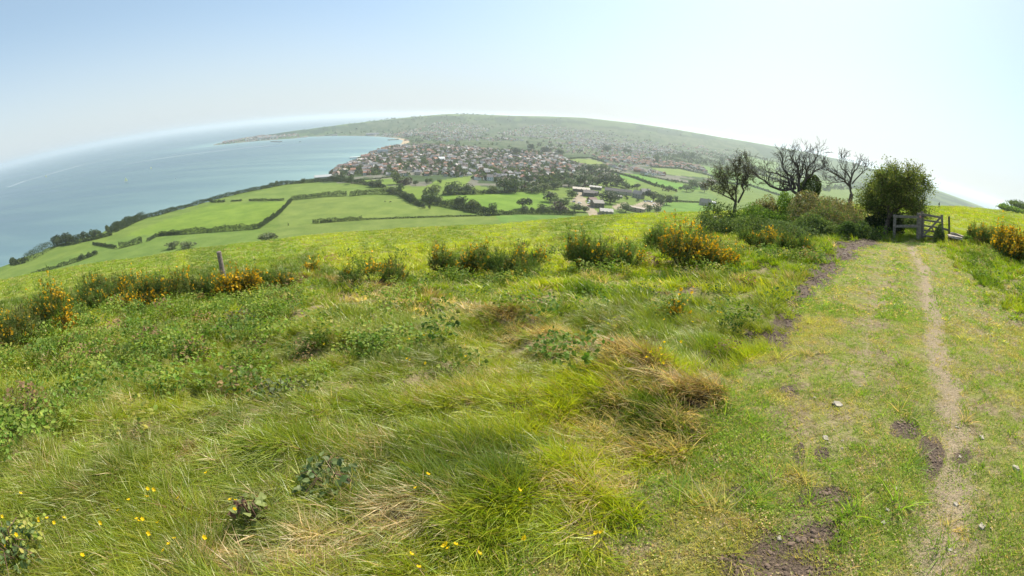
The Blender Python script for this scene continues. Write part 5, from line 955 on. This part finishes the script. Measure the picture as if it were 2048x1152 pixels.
for k, (poly, n, thr, lo_, hi_, lb, nz) in enumerate(((HREG[1][0], 11000, .40, 6, 14, 'woods and garden trees mingled with the far side of town', 150), (poly_px([(640,262),(700,237),(800,233),(1024,234.5),(1170,238),(1300,252),(1400,268),(1330,285),(1200,262),(1024,245),(800,240),(700,250)]), 12000, .42, 6, 13, 'dark woods on the slope under the ridge', 170),
      (poly_px([(1060,366),(1130,352),(1200,340),(1250,345),(1240,372),(1190,374),(1090,380)]), 420, .35, 5, 11, 'leafy wood between town and farm', 60), (poly_px([(1280,300),(1460,300),(1640,345),(1740,372),(1640,385),(1500,372),(1420,356),(1340,330)]), 6000, .46, 5, 12, 'hedges and copses over the far right slope', 130), (poly_px([(1400,269),(1600,302),(1800,353),(1900,391),(1800,390),(1700,345),(1500,298),(1300,270)]), 6000, .47, 5, 11, 'dark gorse and woods high on the far ridge', 190),
      (poly_px([(480,284),(540,268),(600,256),(640,244),(700,240),(700,258),(640,270),(600,272),(540,278)]), 1500, .44, 5, 11, 'woods on the headland above the point', 110), (poly_px([(1300,352),(1420,376),(1440,392),(1340,398),(1240,392),(1240,372),(1300,374)]), 500, .5, 3, 8, 'scrub around the farm on the right slope', 50), (poly_px([(1000,380),(1050,364),(1130,352),(1130,372),(1090,384)]), 260, .3, 5, 11, 'trees behind the walled-in field', 60), (HREG[2][0], 700, .4, 3, 7, 'gardens of the red-roofed estate', 60))):
    X, Y = mass_in(poly, n, s=300 + k, thr=thr, nz=nz); mass_trees(('town_trees','ridge_woods','farm_wood','slope_copses','ridge_scrub','headland_woods','slope_scrub','field_trees','estate_trees')[k], X, Y, rs5.uniform(lo_, hi_, len(X)), lb, [tuple(np.array(t_) * .8) for t_ in TP], 10 + k, 20, .36)
# named buildings
def big_building(name, x, y, wpx, depth, h, rh, kind, wall, roof, ang, label, cat, chim=0):
    p = px(x, y, 340); r = math.hypot(p[0], p[1]); L_ = wpx / F_PX * r; a, b, c, d = house_geo(depth, L_, h, rh, kind, 1); o = empty(name, p, ang + math.pi / 2 - math.atan2(p[0], p[1])); tag(o, label, cat)
    obj('walls', recol(a, wall).mesh('walls', [M_WALL]), o); rf = obj('roof', recol(b, roof).mesh('roof', [M_ROOF]), o)
    if chim: obj('chimney', recol(c, (.3, .25, .2)).mesh('chimney', [M_WALL]), rf)
    return o
big_building('barn', 1194, 414, 22, 13, 5.5, 2.4, 'gable', (.16, .13, .11), (.36, .32, .28), .35, 'brown barn with pale grey roof beside the farm lane', 'barn')
big_building('barn', 1162, 383, 34, 12, 4, 1.8, 'gable', (.12, .10, .09), (.46, .40, .33), .05, 'long low barn with sunlit buff roof', 'barn'); big_building('barn', 1191, 379, 24, 10, 4, 1.4, 'gable', (.15, .13, .12), (.60, .56, .50), -.05, 'barn with the whitest roof behind the farm', 'barn')
big_building('barn', 1176, 392, 22, 12, 5, 2.8, 'gable', (.10, .085, .08), (.17, .145, .14), .2, 'dark timber barn in the middle of the farm', 'barn'); big_building('barn', 1189, 391, 14, 9, 4, 2.2, 'gable', (.12, .10, .09), (.16, .14, .13), -.3, 'small dark barn touching the middle one', 'barn')
big_building('shed', 1184, 402, 16, 8, 2.6, 1.8, 'gable', (.2, .15, .12), (.24, .15, .13), .5, 'reddish-roofed shed above the big brown barn', 'shed')
big_building('farmhouse', 1236, 388, 54, 8, 4.5, 3, 'gable', (.33, .30, .26), (.22, .19, .18), .05, 'long stone farm range with dark roof', 'farmhouse', 2); big_building('farmhouse', 1276, 396, 22, 9, 6, 4, 'gable', (.30, .27, .24), (.30, .27, .26), -.6, 'tall grey gabled farmhouse beside the dark tree', 'farmhouse', 2); big_building('farmhouse', 1290, 390, 20, 8, 5.5, 3.6, 'gable', (.32, .29, .25), (.27, .24, .22), .5, 'second stone farmhouse joined behind the tall gabled one', 'farmhouse', 1)
big_building('barn', 1212, 428, 26, 16, 4, 1.6, 'gable', (.26, .23, .19), (.30, .28, .25), .1, 'grey-roofed building half hidden by the brow below the yard', 'barn'); big_building('yard_wall', 1272, 423, 38, 5, 4.5, .8, 'gable', (.42, .34, .27), (.45, .37, .30), -.4, 'long pale stone shed at the lower edge of the farmyard', 'shed')
big_building('shed', 1240, 396, 9, 6, 2.5, 1.0, 'gable', (.5, .46, .4), (.62, .58, .54), .1, 'little white-roofed shed in the farm gardens', 'shed')
big_building('gabled_house', 1410, 411, 22, 9, 4.5, 5, 'gable', (.32, .28, .24), (.26, .23, .21), .25, 'lone grey stone house with steep gables left of the scraggy tree', 'house', 2); big_building('shed', 1428, 408, 9, 7, 3, 1.0, 'gable', (.7, .68, .64), (.70, .68, .66), 0, 'white shed beside the lone gabled house', 'shed')
big_building('white_roofed_shed', 646, 361, 34, 22, 7, 2.2, 'gable', (.30, .33, .32), (.36, .37, .37), .05, 'large shed with bright white roof at the edge of the bay', 'shed'); big_building('chalet_block', 691, 333, 34, 12, 3.5, 2.2, 'hip', (.62, .58, .52), (.22, .14, .13), .1, 'long brown-roofed block on the bay side of town', 'building'); big_building('chalet_block', 682, 342, 26, 10, 3, 1.6, 'hip', (.7, .66, .58), (.55, .48, .40), .1, 'long pale-roofed block near the white-roofed shed', 'building')
big_building('hotel', 712, 320, 24, 12, 9, .6, 'hip', (.72, .72, .70), (.5, .5, .5), .1, 'white flat-roofed seafront block nearest the water', 'hotel'); big_building('hotel', 730, 318, 16, 12, 9, 2.5, 'gable', (.60, .42, .34), (.24, .13, .11), .1, 'tall red-brown seafront house with gables', 'hotel', 2); big_building('hotel', 765, 306, 20, 12, 11, .6, 'hip', (.62, .66, .70), (.25, .25, .27), .15, 'grey-blue flat-roofed block above the beach', 'hotel'); big_building('hotel', 795, 303, 18, 14, 9, 3, 'gable', (.35, .24, .20), (.24, .17, .15), .2, 'brown brick block right of the grey-blue block', 'hotel', 1)
big_building('chapel', 883, 322, 12, 9, 6, 4, 'gable', (.80, .79, .76), (.74, .73, .70), .3, 'brilliant white gabled building in the middle streets', 'building'); big_building('villa', 980, 361, 12, 9, 6, 3.5, 'gable', (.78, .80, .80), (.25, .22, .21), .1, 'white double-gabled villa above the walled-in field', 'house', 1); big_building('villa', 998, 361, 10, 9, 6, 3.5, 'gable', (.74, .76, .78), (.22, .20, .20), -.2, 'white villa right of the double-gabled one', 'house', 1); big_building('bungalow', 902, 349, 13, 9, 3, .8, 'hip', (.6, .58, .52), (.80, .80, .78), .1, 'bungalow with glaring white roof above the thick hedgerow', 'bungalow'); big_building('bungalow', 1129, 354, 14, 10, 3, .8, 'hip', (.7, .6, .55), (.80, .80, .78), 0, 'white-roofed hall at the edge of the leafy wood', 'hall')
big_building('villa_block', 530, 276.5, 30, 12, 9, 2, 'gable', (.62, .60, .56), (.3, .28, .27), .25, 'pale terrace on the hillside of the headland', 'terrace'); big_building('boathouse', 604, 275.5, 20, 12, 5, 1, 'hip', (.5, .42, .36), (.35, .28, .25), 0, 'low boathouse on the shore of the headland', 'boathouse'); big_building('pier_hall', 505, 283, 14, 12, 5, 1, 'hip', (.6, .52, .45), (.45, .36, .3), 0, 'pale low hall on the shore of the point', 'hall')
big_building('shore_terrace', 669, 272, 12, 12, 6, 2, 'hip', (.55, .48, .42), (.35, .3, .28), 0, 'low pale terrace on the far harbour front', 'terrace'); big_building('shore_terrace', 745, 270, 26, 12, 9, 3, 'gable', (.42, .38, .36), (.26, .24, .25), 0, 'long grey terrace on the far harbour front', 'terrace')
# vehicles at the farm
def car_mesh(L_, W, h, col):
    prof = [(-.5,.30),(-.5,.62),(-.42,.66),(-.30,.98),(.12,1.0),(.30,.68),(.48,.60),(.5,.32)]; n = len(prof); g_ = Geo()
    V = [(u * L_, -W/2, v * h) for u, v in prof] + [(u * L_, W/2, v * h) for u, v in prof]; g_.add(V, [(i, i+1, n+i+1, n+i) for i in range(n-1)] + [(0, n, 2*n-1, n-1), (0,1,6,7), (1,2,5,6), (2,3,4,5), (n,n+7,n+6,n+1), (n+1,n+6,n+5,n+2), (n+2,n+5,n+4,n+3)], c=col); gw = Geo()
    for sx in (-.31, .31):
        for sy in (-1, 1): a = np.linspace(0, 6.283, 13)[:-1]; y = sy * W * .5; pass
    gg = Geo()
    for sy in (-1, 1): gg.add([(-.38 * L_, sy * (W/2 + .01), .68 * h), (.24 * L_, sy * (W/2 + .01), .70 * h), (.11 * L_, sy * (W/2 + .01), .95 * h), (-.29 * L_, sy * (W/2 + .01), .94 * h)], [(0, 1, 2, 3)], c=(.04, .05, .06))
    gw.tube([(0, -.1, 0), (0, .1, 0)], [.33, .33], 12, (.03, .03, .03)); return g_.mesh('body', [M_PAINT]), gw.mesh('wheel', [M_CLOTH]), gg.mesh('side_windows', [M_PAINT])
for k, (x, y, col, cn, L_, h, wh) in enumerate(((1159, 407, (.7,.7,.7), 'white car', 4.3, 1.5, 'at the bend of the farm lane'), (1148, 404, (.25,.25,.27), 'grey car', 4.3, 1.5, 'on the verge of the farm lane'), (1178, 404, (.75,.75,.74), 'white van', 5.2, 2.3, 'by the reddish-roofed shed'), (1178, 412, (.5,.18,.10), 'rusty red trailer', 4.2, 1.3, 'left of the big brown barn'), (1178, 407, (.6,.6,.6), 'silver car', 4.3, 1.5, 'left of the big brown barn'),
        (1303, 405, (.75,.76,.78), 'white van', 5.2, 2.3, 'at top of the right yard'), (1297, 403, (.6,.65,.7), 'pale blue car', 4.3, 1.5, 'in the right yard row'), (1309, 409, (.75,.75,.75), 'white car', 4.3, 1.5, 'in the middle of the right yard'), (1305, 414, (.7,.7,.7), 'white pick-up', 5, 1.8, 'low in the right yard'), (1290, 404, (.5,.53,.57), 'grey-blue car', 4.3, 1.5, 'leftmost in the right yard row'), (1153, 388, (.6,.65,.72), 'blue-white car', 4.3, 1.5, 'under trees above the lane island'))):
    p = px(x, y, 340); b_, w_, g2 = car_mesh(L_, 1.8, h, col); o = empty('parked_car' if 'car' in cn else ('parked_van' if 'van' in cn else ('trailer' if 'trailer' in cn else 'pickup_truck')), p, k * .9); tag(o, '%s parked %s' % (cn, wh), 'car' if 'car' in cn else cn.split()[-1], 'vehicles parked at the farm'); obj('body', b_, o); [obj('wheel', w_, o, (sx * L_, sy * .9, .32)) for sx in (-.31, .31) for sy in (-1, 1)]; obj('side_windows', g2, o)
# cattle as small dark grazing animals in the pale green field
def cow_parts(o):
    J = [(-.75,0,1.15,.30,.28),(0,0,1.15,.36,.34),(.7,0,1.2,.30,.30),(1.05,0,1.05,.17,.18),(1.35,0,.60,.12,.13),(1.5,0,.35,.09,.08)]; E_ = [(0,1),(1,2),(2,3),(3,4),(4,5)]
    for sx, sy in ((-.8,.22),(-.8,-.22),(.65,.22),(.65,-.22)):
        b = len(J); J += [(sx, sy, .95, .15), (sx + (.08 if sx < 0 else 0), sy, .55, .09), (sx, sy, .06, .06)]; E_ += [(0 if sx < 0 else 2, b), (b, b+1), (b+1, b+2)]
    b = len(J); J += [(-1.12, 0, 1.1, .04), (-1.18, 0, .6, .03)]; E_ += [(0, b), (b, b+1)]; skin('body', J, E_, (.06, .045, .04), o)
for k, (x, y, lb) in enumerate(((997, 387, 'dark cow at the far edge of the walled-in field'), (770, 404, 'grazing dark cow in the pale green field'), (781, 405, 'second dark cow beside the grazing one, pale green field'))):
    p = px(x, y, 340); o = empty('cow', p, k * 1.7 + .4); tag(o, lb, 'cow', 'cattle in the fields'); cow_parts(o)
# ------------------------------------------------------------------ boats, wakes, groyne
def sea_px(x, y): a, e = azel(x, y); d = EYE / math.tan(-float(e)); return Vector((d * math.sin(a), d * math.cos(a), 0)), d
def hull_geo(L_, W, h, col):
    g_ = Geo(); t = np.linspace(0, 1, 9); half = np.sin(np.clip(t * 1.25 + .35, 0, 3.14159) ) * (1 - t ** 3) * W / 2 ; V = []
    for q, tt in enumerate(t): x = (tt - .5) * L_; w = max(half[q], .03); V += [(x, -w, h * (1 + .25 * tt)), (x, -w * .7, -.2), (x, w * .7, -.2), (x, w, h * (1 + .25 * tt))]
    Q = []
    for q in range(8): b = q * 4; Q += [(b, b+1, b+5, b+4), (b+1, b+2, b+6, b+5), (b+2, b+3, b+7, b+6), (b+3, b, b+4, b+7)]
    Q += [(0, 3, 2, 1), (32, 33, 34, 35)]; g_.add(V, Q, c=col); return g_
M_SAIL = leaf_mat('sail_cloth', transl=.5, gloss=0, rnd=0)
def sailboat(x, y, hpx, label, rz, sails=True, col=(.8, .8, .8)):
    p, d = sea_px(x, y); hm = hpx / F_PX * d; L_ = hm * .8; o = empty('sailing_boat', p, rz); tag(o, label, 'sailing boat', 'boats on the bay'); obj('hull', hull_geo(L_, L_ * .3, L_ * .1, col).mesh('hull', [M_PAINT]), o)
    g_ = Geo(); g_.tube([(L_ * .05, 0, 0), (L_ * .05, 0, hm)], [.1, .06], 5, (.5, .5, .5)); g_.tube([(L_ * .05, 0, L_ * .2), (-L_ * .4, 0, L_ * .2)], [.06, .06], 4, (.5, .5, .5)); obj('mast', g_.mesh('mast', [M_PAINT]), o)
    if sails:
        for nm_, tri in (('mainsail', [(.04, 0, .22), (-.4, .05, .24), (.04, 0, 1.2)]), ('jib', [(.48, 0, .14), (.08, .06, .2), (.06, 0, 1.05)])):
            A_ = np.array(tri) * L_; m_ = A_.mean(0) + np.array([0, .05 * L_, 0]); g_ = Geo(); V = np.concatenate([A_, [m_], A_ + [0, .02, 0], [m_ + [0, .02, 0]]]); g_.add(V, None, [(0,1,3),(1,2,3),(2,0,3),(5,4,7),(6,5,7),(4,6,7)], (.85, .85, .84)); obj(nm_, g_.mesh(nm_, [M_SAIL]), o)
    return o
sailboat(252, 364, 9.5, 'largest white sailing boat in the middle of the bay', .8); sailboat(302, 338, 5, 'small sailing boat beyond the largest one', .5); sailboat(92, 355, 5, 'small sailing boat on the long wake line at far left', 1.2); sailboat(548, 290, 6, 'pale yacht at mooring near the point, left one', .4, False); sailboat(560, 289, 5, 'pale yacht at mooring near the point, right one', 1.0, False)
def motorboat(x, y, lpx, label, col, rz, wake=0):
    p, d = sea_px(x, y); L_ = lpx / F_PX * d; o = empty('motor_boat', p, rz); tag(o, label, 'motor boat', 'boats on the bay'); obj('hull', hull_geo(L_, L_ * .32, L_ * .13, col).mesh('hull', [M_PAINT]), o); g_ = Geo(); g_.beam((-.2 * L_, 0, L_ * .2), (.12 * L_, 0, L_ * .2), L_ * .2, L_ * .14, (.75, .75, .75)); obj('cabin', g_.mesh('cabin', [M_PAINT]), o)
motorboat(351, 357, 4, 'white motor boat right of the largest sailing boat', (.85, .85, .85), .3); motorboat(17, 374, 4, 'white speedboat at the head of the long wake', (.85, .85, .85), 2.6)
for x, y, l, lb in ((600,284,5,'dark boat moored in the middle of the harbour'),(475,290,3,'dark boat off the point, second from its tip'),(463,296,2.6,'dark dinghy off the point, lowest of all'),(522,289,3,'dark boat moored off the pale low hall'),(435,293,3,'dark boat at the very tip of the point'),(422,297,2.4,'dark dinghy left of the tip of the point'),(738,281,3,'dark buoy-like boat alone near the beach')):
    motorboat(x, y, l, lb, (.10, .09, .10), x * .1)
m, N, L = new_mat('foam'); out = N.new('ShaderNodeOutputMaterial'); b = N.new('ShaderNodeBsdfPrincipled'); tr = N.new('ShaderNodeBsdfTransparent'); mx = N.new('ShaderNodeMixShader'); b.inputs['Base Color'].default_value = (.75, .8, .82, 1); tc = N.new('ShaderNodeTexCoord'); fade = attr(N, 'col'); sp_ = N.new('ShaderNodeSeparateColor'); L.new(fade.outputs['Color'], sp_.inputs[0])
L.new(math_(N, L, 'MULTIPLY', sp_.outputs[0], ramp(N, L, noise(N, L, .08, 4, tc.outputs['Object']), .3, .6, .35, 1)), mx.inputs[0]); L.new(tr.outputs[0], mx.inputs[1]); L.new(b.outputs[0], mx.inputs[2]); L.new(mx.outputs[0], out.inputs[0])
def wake(pts, w0, w1, a0, a1, label):
    P_ = [sea_px(*p)[0] for p in pts]; P2 = []
    for i in range(len(P_) - 1):
        for t in np.linspace(0, 1, 8, endpoint=False): P2.append(P_[i].lerp(P_[i+1], t))
    P2.append(P_[-1]); V = []; C_ = []; n = len(P2)
    for i, p in enumerate(P2):
        t = i / (n - 1); d = (P2[min(i+1, n-1)] - P2[max(i-1, 0)]).normalized(); s_ = Vector((-d.y, d.x, 0)) * (w0 + (w1 - w0) * t) / 2; V += [tuple(p - s_ + Vector((0, 0, .15))), tuple(p + s_ + Vector((0, 0, .15)))]; C_ += [(a0 + (a1 - a0) * t,) * 3] * 2
    o = obj('wake', mesh_np('wake', V, [[(2*i, 2*i+1, 2*i+3, 2*i+2) for i in range(n-1)]], np.array(C_), [m])); tag(o, label, None, None, 'stuff')
wake([(18, 374), (50, 362), (92, 350.5), (160, 331), (220, 318), (280, 306.5)], 16, 60, 1.0, .15, 'long white wake trailing behind the speedboat'); wake([(250, 329), (330, 316), (400, 306), (480, 297), (540, 291)], 90, 50, .12, .22, 'pale streak on the water leading to the point')
g_ = Geo(); a = sea_px(776, 280.5)[0]; b = sea_px(797, 279.5)[0]; g_.beam(a + Vector((0, 0, 1.2)), b + Vector((0, 0, 1.6)), 9, 3.5, (.16, .12, .10)); tag(obj('jetty', g_.mesh('jetty', [M_STONE])), 'dark stone jetty running out from the beach', 'jetty')
g_ = Geo(); a = sea_px(543, 283.5)[0]; b = sea_px(562, 284)[0]; g_.beam(a + Vector((0, 0, 1.2)), b + Vector((0, 0, 1.2)), 16, 4, (.12, .11, .10)); tag(obj('quay', g_.mesh('quay', [M_STONE])), 'low dark quay by the headland shore', 'quay')
print('trees', treecount)
# ------------------------------------------------------------------ the hazy air
g = Geo(); g.box((-31000, -31000, -14), (31000, 31000, 175)); me = g.mesh('haze', [])
m, N, L = new_mat('haze_air'); out = N.new('ShaderNodeOutputMaterial'); v = N.new('ShaderNodeVolumePrincipled'); v.inputs['Color'].default_value = (.84, .92, .97, 1); v.inputs['Density'].default_value = 1.15e-4; v.inputs['Anisotropy'].default_value = .35
L.new(v.outputs[0], out.inputs['Volume']); me.materials.append(m); tag(obj('haze', me), 'pale sea haze over the bay and town', None, None, 'stuff')
